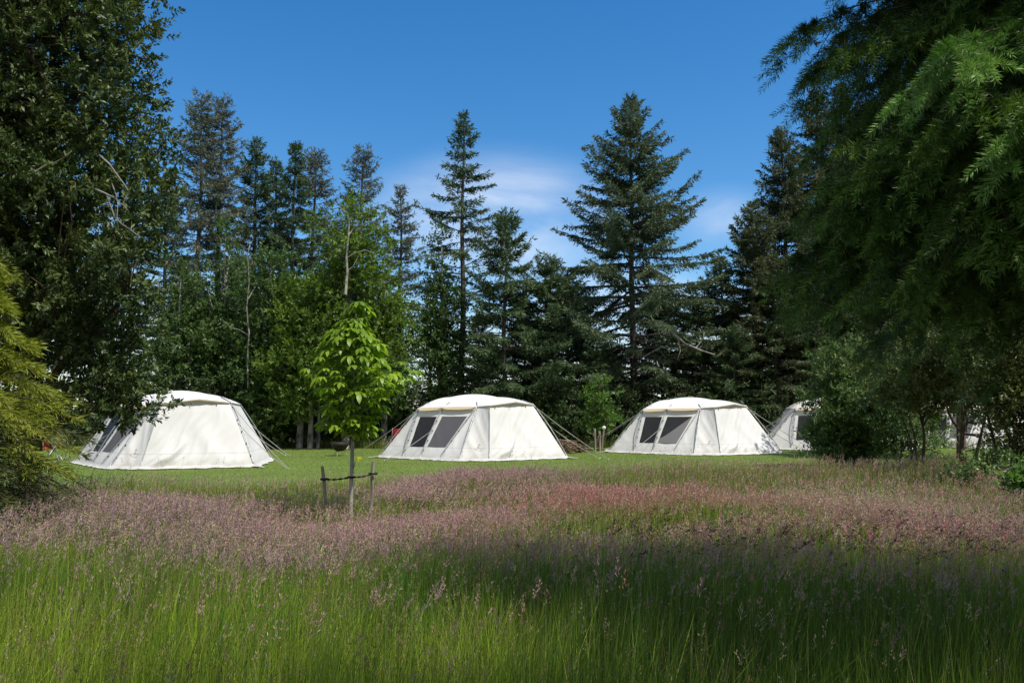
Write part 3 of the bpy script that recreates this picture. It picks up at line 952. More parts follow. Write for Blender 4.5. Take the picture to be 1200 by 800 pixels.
def alder(px, topy, Y, rx_px, label, seed, lm='alder', clumps=150, bottom=None, tops=None, dens=14, leafs=(.14, .092), bm='pale_bark', lean=0):
    p = at(px, topy, Y); h = float(p[2]); rx = rx_px / F * Y
    zb = 1.2 if bottom is None else bottom
    blobs = [(lean * .6, .35, zb + (h - zb) * .62, rx * .72, rx * .7, (h - zb) * .40), (-.45 * rx, -.2, zb + (h - zb) * .36, rx * .6, rx * .6, (h - zb) * .25),
             (.5 * rx, .1, zb + (h - zb) * .42, rx * .55, rx * .5, (h - zb) * .25), (0, -.3, zb + (h - zb) * .18, rx * .8, rx * .6, (h - zb) * .18)]
    tpts = [(0, 0, 0), (.05, 0, h * .2), (-.12, 0, h * .4), (.08 + lean * .3, 0, h * .6), (lean * .6, 0, h * .78), (lean, 0, h * .93)]
    return broadleaf((float(p[0]), Y), tpts, blobs, int(clumps * 1.2), dens, 11, leafs, .46, lm, bm, 'alder_tree', label, 'alder tree', AL, seed=seed, r0=.15, limbs=16, shell=2.0, tw=.018,
                     shoot_len=.5, bright=.5)


a1_ = alder(410, 232, 33.5, 66, 'yellow-green alder with a pale forked trunk, right behind the staked sapling', 11, 'alder', 190)
a2_ = alder(318, 296, 35, 44, 'darker alder with grey bare limbs, between the big evergreen and the yellow-green alder', 12, 'alder_dark', 130)
alder(265, 262, 36.5, 42, 'thin-leaved alder under the tall left spruce pair', 13, 'alder_dark', 95)
alder(212, 318, 35, 34, 'loose leafy alder beside the big dark evergreen', 14, 'alder_dark', 80)
alder(518, 268, 36.5, 26, 'narrow alder left of the bare-trunked spire', 15, 'alder_dark', 75)
alder(355, 330, 34, 40, 'low spreading alder left of the sapling, above the dark twin trunks', 16, 'alder', 110)
alder(452, 318, 35, 38, 'rounded alder between the sapling and the second tent', 17, 'alder_dark', 90)

def bare(root, Y, lines, yoff):
    g = np.random.default_rng(5)
    for pts, rad in lines:
        P = np.array([at(x, y, Y + yoff + g.normal(0, .12)) for x, y in pts]) - np.array(root.location)
        m = MB(); m.tube(P, np.linspace(rad * .55, rad * .2, len(P)), 6); m.build('bare_limb', M['grey_limb'], root, True)


bare(a1_, 33.5, [([(405, 345), (407, 318), (406, 300), (408, 280), (409, 262), (407, 250), (398, 243), (388, 246)], .10), ([(408, 276), (416, 266), (426, 263), (436, 259), (445, 263), (449, 272)], .055),
                 ([(407, 302), (416, 296), (428, 293), (440, 297)], .045), ([(406, 318), (414, 312), (420, 300)], .04), ([(407, 290), (398, 288), (388, 296), (380, 297)], .04)], -1.5)
bare(a2_, 35, [([(291, 455), (290, 420), (292, 390), (289, 360), (292, 330), (290, 300), (293, 285)], .085), ([(290, 392), (280, 386), (270, 384), (260, 374)], .04), ([(291, 350), (298, 338), (302, 330)], .035)], -.9)
# twin dark trunks left of the sapling
for px, Y, lab in ((368, 33.6, 'left of two thin dark trunks standing behind the sapling stake'), (377, 33.9, 'right, slimmer of two thin dark trunks behind the sapling')):
    p = at(px, 300, Y)
    broadleaf((float(p[0]), Y), [(0, 0, 0), (.02, 0, 1.5), (-.05, 0, 3.2), (.1, 0, 5.2)], [(0, 0, 5.2, .9, .8, 1.2), (.1, 0, 4.2, .7, .6, .7)], 26, 8, 8, (.12, .08), .35, 'alder', 'pale_bark',
              'alder_tree', lab, 'alder tree', AL, seed=int(px), r0=.12 if px < 370 else .085, limbs=6)

# forest edge undergrowth: three kinds, then copies
UG = 'dark undergrowth shrubs under the spruces'
uk = []
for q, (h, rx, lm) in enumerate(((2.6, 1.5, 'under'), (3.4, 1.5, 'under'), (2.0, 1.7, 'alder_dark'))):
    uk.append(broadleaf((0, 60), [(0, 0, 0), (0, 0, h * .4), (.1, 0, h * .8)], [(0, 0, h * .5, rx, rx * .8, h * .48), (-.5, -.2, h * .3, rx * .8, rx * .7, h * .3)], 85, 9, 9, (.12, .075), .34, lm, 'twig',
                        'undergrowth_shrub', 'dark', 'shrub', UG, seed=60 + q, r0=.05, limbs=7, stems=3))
US = [(12, 35.5, 1, 1.0), (55, 36, 0, 1.1), (165, 35.5, 1, 1), (198, 35, 2, 1), (235, 34.8, 0, 1), (262, 35, 1, 1.05), (288, 35.6, 0, 1.1), (312, 35, 2, 1.15), (338, 35.5, 0, 1.1), (398, 36, 0, .9), (425, 36.2, 2, .9),
      (455, 36, 0, .9), (480, 36.5, 1, .85), (520, 36.5, 0, 1), (560, 36.2, 1, 1), (600, 36, 0, 1.1), (640, 35.6, 2, 1.1), (668, 35.2, 0, 1), (735, 36, 0, 1), (790, 36, 1, .9), (840, 36, 0, 1), (885, 36, 1, 1), (930, 36, 0, 1),
      (1010, 36, 1, 1), (1060, 36, 0, 1.1), (1110, 37, 1, 1.1), (1160, 37, 0, 1.1), (1200, 37, 1, 1.2)]
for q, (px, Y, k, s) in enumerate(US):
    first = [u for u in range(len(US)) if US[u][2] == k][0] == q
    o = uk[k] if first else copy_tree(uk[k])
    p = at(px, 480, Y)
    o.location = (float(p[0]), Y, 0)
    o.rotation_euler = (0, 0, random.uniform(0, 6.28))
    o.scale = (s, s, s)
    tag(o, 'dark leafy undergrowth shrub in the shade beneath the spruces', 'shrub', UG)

# shrubs on the right
p = at(991, 392, 22.5)
broadleaf((float(p[0]), 22.5), [(0, 0, 0), (0, 0, 1.2), (.05, 0, 2.6)], [(0, 0, 1.5, 1.15, 1.1, 1.3), (-.1, 0, 2.7, .75, .7, 1.0), (.25, 0, .8, 1.15, 1.0, .8), (-.1, 0, .7, 1.0, .9, .7)], 260, 14, 15, (.085, .040), .26, 'bush', 'twig',
          'round_bush', 'dense rounded green bush right of the half hidden fourth tent', 'bush', seed=71, r0=.06, limbs=12, stems=3, shell=2.6)
TH = 'leafy thicket at the right edge'
p = at(1052, 480, 21)
broadleaf((float(p[0]), 21.0), [(0, 0, 0), (.1, 0, .8), (-.05, 0, 1.6)], [(0, 0, 1.5, 1.0, .9, .8), (.5, 0, .8, .8, .8, .5), (-.4, .2, 2.1, .7, .7, .6)], 90, 12, 13, (.080, .038), .26, 'bush', 'twig',
          'thicket_shrub', 'low dark shrub filling the gap right of the dense rounded bush', 'shrub', TH, seed=70, r0=.05, limbs=10, stems=3)
p = at(1075, 430, 19)
broadleaf((float(p[0]), 19.0), [(0, 0, 0), (.1, 0, 1.0), (-.05, 0, 2.0)], [(0, 0, 2.5, 1.25, 1.0, .9), (.6, 0, 2.0, .9, .7, .55)], 120, 13, 13, (.080, .038), .26, 'thicket', 'twig',
          'thicket_shrub', 'loose yellow-green tipped shrub beyond the low dark one at right', 'shrub', TH, seed=72, r0=.05, limbs=10, stems=3)
p = at(1126, 480, 17.5)
broadleaf((float(p[0]), 17.5), [(0, 0, 0), (-.03, 0, .7), (.05, 0, 1.5), (0, 0, 2.6)], [(0, 0, 3.0, 1.2, .9, .9), (.5, -.1, 2.4, .9, .7, .45), (.85, 0, 1.3, .35, .35, .45), (-.5, .1, 2.4, .7, .6, .4)], 120, 13, 13, (.080, .038), .26, 'thicket', 'twig',
          'thicket_tree', 'small leafy tree with a dark bare stem before the pale tent at right', 'tree', TH, seed=73, r0=.07, limbs=10, stems=2)
p = at(1185, 480, 14.5)
broadleaf((float(p[0]), 14.5), [(0, 0, 0), (.05, 0, 1.2), (0, 0, 2.6)], [(0.1, 0, 2.6, .95, .8, 1.0), (-.2, 0, 1.9, .60, .6, .5), (.75, .1, 1.6, 1.0, .8, 1.3), (.3, 0, .8, .5, .5, .5)], 210, 13, 13, (.080, .038), .25, 'thicket', 'twig',
          'thicket_shrub', 'tall shrub with pale yellowish leaf tips at the right frame edge', 'shrub', TH, seed=74, r0=.06, limbs=12, stems=3)
p = at(1168, 560, 14)
broadleaf((float(p[0]), 14.0), [(0, 0, 0), (0, 0, .3), (.05, 0, .6)], [(0, 0, .45, .75, .5, .38), (-.4, 0, .3, .5, .4, .25)], 45, 11, 12, (.070, .034), .18, 'bush', 'twig',
          'low_bush', 'low dark bush at the foot of the right thicket', 'bush', seed=75, r0=.03, limbs=5)
p = at(1212, 570, 11.6)
broadleaf((float(p[0]), 11.6), [(0, 0, 0), (0, 0, .25), (.03, 0, .5)], [(0, 0, .55, .32, .3, .2)], 18, 8, 9, (.11, .06), .13, 'bright', 'twig',
          'leafy_plant', 'bright green leafy plant among the grass at the right frame edge', 'plant', seed=76, r0=.015, limbs=4)
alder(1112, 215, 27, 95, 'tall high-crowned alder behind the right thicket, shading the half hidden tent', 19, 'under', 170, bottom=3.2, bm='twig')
# young tree by the posts
p = at(703, 445, 32.5)
broadleaf((float(p[0]), 32.5), [(0, 0, 0), (0, 0, 1), (0, 0, 2.4)], [(0, 0, 1.9, .62, .6, .95), (.1, 0, 1.0, .65, .6, .5)], 46, 9, 10, (.105, .060), .26, 'bright', 'twig',
          'young_tree', 'slim young light green tree behind the three posts left of the third tent', 'tree', seed=77, r0=.04, limbs=8)


# ------------------------------------------------------------------ golden cypress, left edge
def plume_tree(base, plumes, seed, lm, spray, label, name, cat, group=None):
    pass


g = np.random.default_rng(91)
cy = empty('golden_cypress', (-5.9, 9.0, 0)); tag(cy, 'yellow-green cypress shrub with drooping feathery sprays at the left edge', 'shrub')
tb = MB(); tb.tube([(0, 0, 0), (.05, 0, 1.0), (-.1, 0, 2.2), (-.35, 0, 3.3)], [.08, .06, .04, .02], 8)
fresh, old = MB(), MB()
acc = {0: [[], [], [], []], 1: [[], [], [], []]}
for i in range(330):
    z = g.uniform(.15, 3.5)
    rmax = np.interp(z, (0, .4, .8, 1.1, 1.45, 1.75, 2.2, 2.6, 3.0, 3.5), (.8, .82, .9, 1.22, 1.38, 1.18, .95, .66, .50, .42))
    az = g.uniform(0, 6.28)
    L = rmax * g.uniform(.6, 1.3)
    s0 = np.array((-.1 * z, 0, max(.1, z - .25 * L)))
    el = g.uniform(.05, .45)
    pts = branch_pts(0, az, L, el, .45, .0, 6) + s0
    tb.tube(pts, np.linspace(.012, .003, 6), 4, False)
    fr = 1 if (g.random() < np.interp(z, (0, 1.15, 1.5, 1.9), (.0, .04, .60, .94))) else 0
    ns = 26
    s = g.uniform(.45, 1.02, ns)
    C = np.stack([np.interp(s, np.linspace(0, 1, 6), pts[:, q]) for q in range(3)], 1)
    T = np.array((math.cos(az), math.sin(az), -.25))
    side = np.array((-math.sin(az), math.cos(az), 0))
    for q in range(9):
        d = norm(T * g.uniform(.4, 1, (ns, 1)) + side * g.choice((-1, 1), (ns, 1)) * g.uniform(.2, .9, (ns, 1)) + np.array((0, 0, 1.)) * g.normal(-.15, .35, (ns, 1)))
        P = C + d * g.uniform(0, .10, (ns, 1))
        acc[fr][0].append(P); acc[fr][1].append(d); acc[fr][2].append(g.uniform(.04, .11, ns)); acc[fr][3].append(np.clip(g.normal(.25 + .5 * s, .2), 0, 1))
tb.build('trunk', M['twig'], cy, True)
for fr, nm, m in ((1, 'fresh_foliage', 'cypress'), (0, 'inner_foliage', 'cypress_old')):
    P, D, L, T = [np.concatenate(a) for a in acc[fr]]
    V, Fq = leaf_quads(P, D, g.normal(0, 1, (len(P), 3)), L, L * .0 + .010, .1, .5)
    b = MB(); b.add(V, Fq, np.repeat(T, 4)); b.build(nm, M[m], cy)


# ------------------------------------------------------------------ near fir, right edge
def near_fir():
    g = np.random.default_rng(101)
    bx, by = 3.5, 4.15
    root = empty('fir_tree', (bx, by, 0)); tag(root, 'near fir with dark drooping needled branches across the upper right corner', 'fir tree')
    tb = MB(); H = 9.0
    zz = np.linspace(0, H, 10)
    tb.tube(np.stack([.03 * np.sin(zz), .03 * np.cos(zz), zz], 1), .17 * (1 - zz / H) + .015, 10)
    A = {0: [[], [], [], []], 1: [[], [], [], []]}      # shoots: start, dir, length (0 old, 1 fresh, brightened)

    def limb(z0, az, L, el, sag, tip, fine, fresh, w=.5, drop=.8):
        pts = branch_pts(z0, az, L, el, sag, tip, 9)
        pts[1:-1] += g.normal(0, .012, (7, 3))
        tb.tube(pts, np.linspace(.009 * max(L, 1) ** .5, .002, 9), 5, False)
        ns = max(4, int(L / (.12 if fine else .12)))
        s = np.clip(np.linspace(.10, 1.0, ns) + g.normal(0, .02, ns), 0, 1)
        k9 = np.linspace(0, 1, 9)
        C = np.stack([np.interp(s, k9, pts[:, q]) for q in range(3)], 1)
        T = norm(np.gradient(pts, axis=0)); T = np.stack([np.interp(s, k9, T[:, q]) for q in range(3)], 1)
        side = np.array((-math.sin(az), math.cos(az), 0.))
        for sg in (-1, 1):
            for i in range(ns):
                tl = np.clip((.16 + w * (1 - s[i]) ** .7 * min(L, 2.2) * .5) * g.uniform(.6, 1.3), .12, .75)
                td = norm(T[i] * g.uniform(.5, .9) + side * sg * g.uniform(.35, .9) + np.array((0, 0, -g.uniform(.2, 1.3) * drop)))
                k = max(2, int(tl / .12))
                u = np.linspace(.15, 1, k)
                tp = C[i] + td * (tl * u)[:, None]
                tp[:, 2] -= drop * 1.1 * (tl * u) ** 2
                if fine:
                    tb.tube(np.vstack([C[i][None], tp]), np.linspace(.004, .0015, k + 1), 3, False)
                tdir = norm(np.gradient(tp, axis=0))
                sd = norm(np.cross(tdir, (0, 0, 1.)))
                for sg2 in (-1, 1):
                    d = norm(tdir * .9 + sd * sg2 * g.uniform(.45, .8, (k, 1)) + np.array((0, 0, -.12)) + g.normal(0, .10, (k, 3)))
                    ln = g.uniform(.13, .22, k) * (1 - .25 * u) * (1.0 if fine else 1.5)
                    A[fresh][0].append(tp); A[fresh][1].append(d); A[fresh][2].append(ln); A[fresh][3].append(.15 + .5 * u * (.4 + .6 * s[i]))
                if fine:
                    q_ = np.vstack([C[i][None], tp]); sg_ = np.diff(q_, axis=0); ll_ = np.linalg.norm(sg_, axis=1)
                    A[fresh][0].append(q_[:-1]); A[fresh][1].append(sg_ / ll_[:, None]); A[fresh][2].append(ll_ * 1.1); A[fresh][3].append(np.full(len(ll_), .18))
                A[fresh][0].append(tp[-1:]); A[fresh][1].append(tdir[-1:]); A[fresh][2].append(np.array([.19])); A[fresh][3].append(np.array([.45 + .35 * s[i]]))

    # branches in view
    z = 2.75
    hid = []
    while z < 6.3:
        a0 = g.uniform(0, 6.28)
        for b in range(9):
            az = a0 + b * 6.283 / 9 + g.normal(0, .2)
            L = np.interp(z, (2.5, 2.75, 2.95, 3.15, 3.6, 3.75, 4.1, 4.5, 6.5), (1.3, 1.95, 2.0, 1.6, 1.55, 1.8, 1.85, 1.6, 1.5)) * g.uniform(.72, 1.06)
            if math.cos(az - R(205)) < -.1:
                hid.append((z, az, L)); continue
            limb(z + g.normal(0, .1), az, L, g.normal(.12, .08), .42 * g.uniform(.7, 1.4), .10, True, 0)
        z += g.uniform(.19, .27)
    for q in range(18):
        limb(g.uniform(2.85, 3.25), R(g.uniform(172, 224)), g.uniform(1.65, 2.08), g.normal(.10, .06), .40 * g.uniform(.7, 1.3), .10, True, 0)
    for q in range(14):
        limb(g.uniform(3.2, 4.2), R(g.uniform(172, 228)), g.uniform(1.3, 1.68), g.normal(.12, .06), .40 * g.uniform(.7, 1.3), .10, True, 0)
    # long upper branches that reach out against the sky
    limb(4.02, R(182), 2.0, .02, .24, .0, True, 0)
    limb(3.9, R(192), 1.95, .0, .26, .0, True, 0)
    # branch with fresh tips, its colour brightened as if sunlit, coming towards the viewer
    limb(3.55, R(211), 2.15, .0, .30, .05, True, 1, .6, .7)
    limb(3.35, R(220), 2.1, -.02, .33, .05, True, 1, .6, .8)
    fine = {k: [np.concatenate(a) for a in A[k]] for k in A}
    # branches above the frame: coarser sprays
    A[0] = [[], [], [], []]
    for (z, az, L) in hid:
        limb(z, az, L, .1, .4, .1, False, 0)
    z = 2.6
    while z < 6.3:          # old inner wood round the trunk
        for b in range(12):
            limb(z + g.normal(0, .1), g.uniform(0, 6.28), g.uniform(.9, 1.4), .1, .45, .05, False, 0)
        z += .3
    inner = [np.concatenate(a) for a in A[0]]
    A[0] = [[], [], [], []]
    z = 6.4
    while z < H - .2:
        f = (H - z) / (H - 6)
        a0 = g.uniform(0, 6.28)
        for b in range(6):
            limb(z + g.normal(0, .1), a0 + b * 1.047 + g.normal(0, .2), 2.0 * f * g.uniform(.8, 1.15) + .2, np.interp(f, (0, .3, 1), (.7, .25, 0)), .25, .12, False, 0)
        z += g.uniform(.32, .45)
    coarse = [np.concatenate(a) for a in A[0]]
    tb.build('trunk', M['twig'], root, True)

    def needles(P, D, L, Tp, per, nl, nw, seed):
        gg = np.random.default_rng(seed)
        n = len(P)
        D = norm(D)
        r = norm(np.cross(D, gg.normal(0, 1, (n, 3))))
        r2 = np.cross(D, r)
        u = np.tile((np.arange(per) + .5) / per, n)
        a = gg.uniform(0, 6.28, n * per)
        Dn = np.repeat(D, per, 0)
        rad = np.repeat(r, per, 0) * np.cos(a)[:, None] + np.repeat(r2, per, 0) * np.sin(a)[:, None]
        rad[:, 2] += .25
        B = np.repeat(P, per, 0) + Dn * (u * np.repeat(L, per))[:, None]
        nd = norm(rad * .95 + Dn * (.30 + .9 * u)[:, None])
        ll = nl * gg.uniform(.75, 1.15, n * per) * (1 - .25 * u)
        V, Fq = leaf_quads(B, nd, gg.normal(0, 1, (n * per, 3)), ll, np.full(n * per, nw), .0, .4)
        t = np.clip(np.repeat(Tp + gg.normal(0, .12, n), per) + .30 * (u - .5), 0, 1)
        return V, Fq, np.repeat(t, 4)

    cb = MB()
    cb.add(*needles(*fine[0], 70, .046, .0043, 1))
    cb.add(*needles(*inner, 30, .046, .0060, 4))
    cb.add(*needles(*coarse, 9, .06, .012, 2))
    cb.build('crown', M['near'], root)
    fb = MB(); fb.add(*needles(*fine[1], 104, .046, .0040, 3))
    fb.build('lit_fresh_branch', M['fresh'], root)
    print('near fir shoots', len(fine[0][0]), len(fine[1][0]), len(coarse[0]))
    return root


nf = near_fir()
o = copy_tree(nf); o.location = (2.75, .45, 0); o.rotation_euler = (0, 0, R(140)); o.scale = (.82, .82, 1.05); tag(o, 'second fir just right of the viewpoint, shading the foreground grass', 'fir tree')
o = copy_tree(nf); o.location = (6.6, 1.9, 0); o.rotation_euler = (0, 0, R(250)); o.scale = (1.2, 1.2, 1.3); tag(o, 'tallest fir, standing out at the right beyond the frame edge', 'fir tree')


# ------------------------------------------------------------------ chestnut sapling with its stakes
def sapling():
    g = np.random.default_rng(55)
    Y = 10.0
    b = at(411, 640, Y)
    base = np.array((b[0], Y, 0.0))
    root = empty('chestnut_sapling', tuple(float(v) for v in base)); tag(root, 'staked young chestnut with fresh bright green fan leaves', 'tree')
    tb = MB()
    st = np.array([at(x, y, Y) - base for x, y in ((411, 632), (411, 590), (412.5, 540), (413.5, 505), (414, 470), (416, 430), (417, 400), (419, 372))])
    tb.tube(st, [.030, .026, .023, .020, .017, .014, .010, .006], 8)
    tb.tube([at(413, 552, Y) - base, at(415.5, 545, Y) - base, at(416, 540, Y) - base], [.008, .006, .005], 5)
    # crown outline read off the photograph: y, left, right
    oy = np.array([356, 372, 380, 392, 405, 420, 432, 442, 455, 470, 485, 500, 512])
    ol = np.array([408, 412, 394, 382, 370, 368, 358, 358, 366, 370, 368, 364, 398])
    orr = np.array([428, 434, 432, 442, 454, 466, 477, 486, 478, 462, 452, 450, 442])
    leaves = []
    for i in range(360):
        y = g.uniform(376, 512) if i > 3 else g.uniform(356, 366)
        l, r = np.interp(y, oy, ol) + 8, np.interp(y, oy, orr) - 8
        dep = g.uniform(-1, 1)
        hw = max(4, (r - l) / 2)
        x = (l + r) / 2 + hw * np.sqrt(max(0.02, 1 - (dep * .8) ** 2)) * g.uniform(-1, 1)
        p = at(x, y - 4, Y) - base
        p[1] += dep * hw / F * Y * .85
        leaves.append(p)
    for x, y in ((484, 438), (480, 446), (474, 434), (364, 436), (372, 432), (420, 358), (430, 368), (414, 364), (424, 362), (378, 502), (434, 508), (428, 512), (440, 506), (386, 404), (470, 428)):
        p = at(x, y - 4, Y) - base; p[1] += g.normal(0, .08); leaves.append(p)
    leaves = np.array(leaves)
    cb = MB()
    Z = st[:, 2]
    for p in leaves:
        axis = np.array([np.interp(np.clip(p[2] - .12, Z[2], Z[-1]), Z, st[:, q]) for q in range(3)])
        mid = (axis + p) / 2 + np.array((0, 0, .07))
        cb.tube([axis, mid, p], [.005, .0035, .0025], 4, False)
        o = p - axis; o[2] = 0
        o = norm(o + g.normal(0, .05, 3) * np.array((1, 1, 0)))
        a0 = math.atan2(o[1], o[0])
        tint = np.clip(g.normal(.5, .25), 0, 1)
        size = g.uniform(.10, .165)
        nl = g.choice((5, 6, 7))
        for q in range(nl):
            f = (q - (nl - 1) / 2) / ((nl - 1) / 2)
            aa = a0 + f * 1.75 + g.normal(0, .08)
            L = size * (1.08 - .38 * abs(f)) * g.uniform(.9, 1.1)
            dr = g.uniform(.35, .95)
            W = L * .36
            # leaflet: midrib that droops, widest past the middle
            t = np.array((0, .25, .5, .72, .88, 1.0))
            wv = np.array((.10, .45, .85, 1.0, .62, .02)) * W * .5
            rib = np.stack([np.cos(aa) * L * t * (1 - .25 * dr * t), np.sin(aa) * L * t * (1 - .25 * dr * t), L * (.12 * t - dr * t ** 1.8)], 1) + p
            sd = np.array((-math.sin(aa), math.cos(aa), 0)); up = np.array((0, 0, 1.)) * .22
            Lf = rib - sd * wv[:, None] + up * wv[:, None]; Rt = rib + sd * wv[:, None] + up * wv[:, None]
            V = np.concatenate([Lf, rib, Rt])
            Fq = [(k, k + 6, k + 7, k + 1) for k in range(5)] + [(k + 6, k + 12, k + 13, k + 7) for k in range(5)]
            cb.add(V, Fq, float(np.clip(tint + g.normal(0, .08), 0, 1)))
    tb.build('trunk', M['stem_bark'], root, True)
    cb.build('crown', M['chestnut'], root, True)
    # stakes
    for (tx, ty, bx_, by_, lab) in ((377.5, 546, 387, 640, 'shorter leaning wooden stake left of the young chestnut'), (437.5, 540, 433, 640, 'upright grey wooden stake right of the young chestnut')):
        T = at(tx, ty, Y); B = at(bx_, by_, Y); B = B + (B - T) * ((B[2] + .02) / (T[2] - B[2]))
        o = MB()
        k = np.linspace(0, 1, 6)[:, None]
        pts = B + (T - B) * k; pts[1:-1] += g.normal(0, .004, (4, 3))
        o.tube(pts, [.024, .024, .023, .024, .023, .021], 6)
        ob = o.build('wooden_stake', M['stake'], None, False); tag(ob, lab, 'stake', 'sapling stakes')
    # tie strap between the stakes, looped round the stem
    s = MB()
    A = at(379.5, 561.5, Y - .04); B_ = at(411, 559, Y - .035); C_ = at(436.5, 555, Y - .04)
    for a, c in ((A, B_), (B_, C_)):
        n = 9
        for i in range(n):
            p0 = a + (c - a) * (i / n); p1 = a + (c - a) * ((i + .96) / n)
            p0 = p0 - np.array((0, 0, .012 * math.sin(math.pi * i / n))); p1 = p1 - np.array((0, 0, .012 * math.sin(math.pi * (i + .96) / n)))
            s.tube([p0, p1], [.013, .013] if i % 2 else [.008, .008], 6)
    for c, r in ((A, .038), (B_, .033), (C_, .040)):
        t = np.linspace(0, 2 * np.pi, 13)
        s.tube(np.stack([c[0] + np.cos(t) * (r + .004), c[1] + .04 + np.sin(t) * (r + .004), np.full(13, c[2])], 1), .014, 6, False)
    tag(s.build('tie_strap', M['strap'], None, True), 'black tie strap from stake to stake round the sapling stem', 'strap')


sapling()

# ------------------------------------------------------------------ tents
V3 = lambda *a: np.array(a, float)
BASE = dict(A2=V3(-2.8, 2.0, 0), P1=V3(-1.90, 1.36, 0), P2=V3(-1.31, .94, 0), P3=V3(-.70, .50, 0), B=V3(0, 0, 0), S=V3(.95, .0, 0), C=V3(3.48, 1.45, 0), D=V3(2.3, 4.6, 0), E=V3(-.2, 5.6, 0), Fb=V3(-2.6, 4.4, 0))
TOP = dict(a1=V3(-1.44, 2.05, 1.66), a2=V3(-.59, 1.68, 1.69), b=V3(.52, 1.22, 1.70), e1=V3(.94, .85, 1.74), e2=V3(1.74, 1.38, 1.86), c=V3(2.34, 2.0, 1.77), d=V3(1.65, 3.7, 1.72), e=V3(.2, 4.4, 1.66), f=V3(-1.25, 3.6, 1.66))


def wrinkle(u, v, g, amp, dirs):
    z = np.zeros_like(u)
    ph = g.uniform(0, 6.28, 6)
    wu = u + .06 * np.sin(3.1 * v + ph[0]) + .03 * np.sin(7 * v + 4 * u + ph[1]); wv = v + .05 * np.sin(4 * u + ph[2])
    for th, f, a in dirs:
        t = (wu * math.cos(th) + wv * math.sin(th)) * f + g.uniform(0, 1)
        k = np.floor(t); q = np.random.default_rng(int(f * 100) + 5).uniform(.15, 1, 200)[(k.astype(int) + 100) % 200]
        p = .5 - .5 * np.cos(2 * np.pi * (t % 1))
        z += a * p ** 2.5 * q * (.35 + .65 * np.sin(np.pi * np.clip(wu * math.sin(th) * .9 - wv * math.cos(th) * .9 + .5, 0, 1)))
    e = np.clip(u * 7, 0, 1) * np.clip((1 - u) * 7, 0, 1) * np.clip(v * 6 + .25, 0, 1) * np.clip((1 - v) * 6, 0, 1)
    return z * amp * e


def patch(c00, c10, c11, c01, nu, nv, seed, amp=.02, sag=.05, dirs=((1.2, 4, 1), (2.2, 3, .8), (1.6, 9, .35)), hole=None, arch=0.0):
    """canvas stretched between four corners, with folds; hole = (u0,u1,v0,v1) left open and its fill returned apart"""
    g = np.random.default_rng(seed)
    us, vs = np.linspace(0, 1, nu + 1), np.linspace(0, 1, nv + 1)
    if hole is not None:
        us = np.unique(np.concatenate([us, hole[:2]])); vs = np.unique(np.concatenate([vs, hole[2:]]))
    U, W = np.meshgrid(us, vs, indexing='ij')
    P = ((1 - U) * (1 - W))[..., None] * c00 + (U * (1 - W))[..., None] * c10 + (U * W)[..., None] * c11 + ((1 - U) * W)[..., None] * c01
    nrm = norm(np.cross(c10 - c00 + (c11 - c01), c01 - c00 + (c11 - c10)))
    disp = wrinkle(U, W, g, amp, dirs) - sag * np.sin(np.pi * U) * np.sin(np.pi * np.clip(W, 0, 1))
    P = P + nrm * disp[..., None]
    P[..., 2] += arch * 4 * U * (1 - U) * W ** 5
    a, b = len(us), len(vs)
    idx = np.arange(a * b).reshape(a, b)
    q = np.stack([idx[:-1, :-1], idx[1:, :-1], idx[1:, 1:], idx[:-1, 1:]], -1)
    if hole is None:
        return P.reshape(-1, 3), q.reshape(-1, 4), None, nrm
    uc, vc = (us[:-1] + us[1:]) / 2, (vs[:-1] + vs[1:]) / 2
    inside = ((uc > hole[0]) & (uc < hole[1]))[:, None] & ((vc > hole[2]) & (vc < hole[3]))[None, :]
    return P.reshape(-1, 3), q[~inside].reshape(-1, 4), q[inside].reshape(-1, 4), nrm


def used(V, Fq):
    k, inv = np.unique(Fq.ravel(), return_inverse=True)
    return V[k], inv.reshape(Fq.shape)


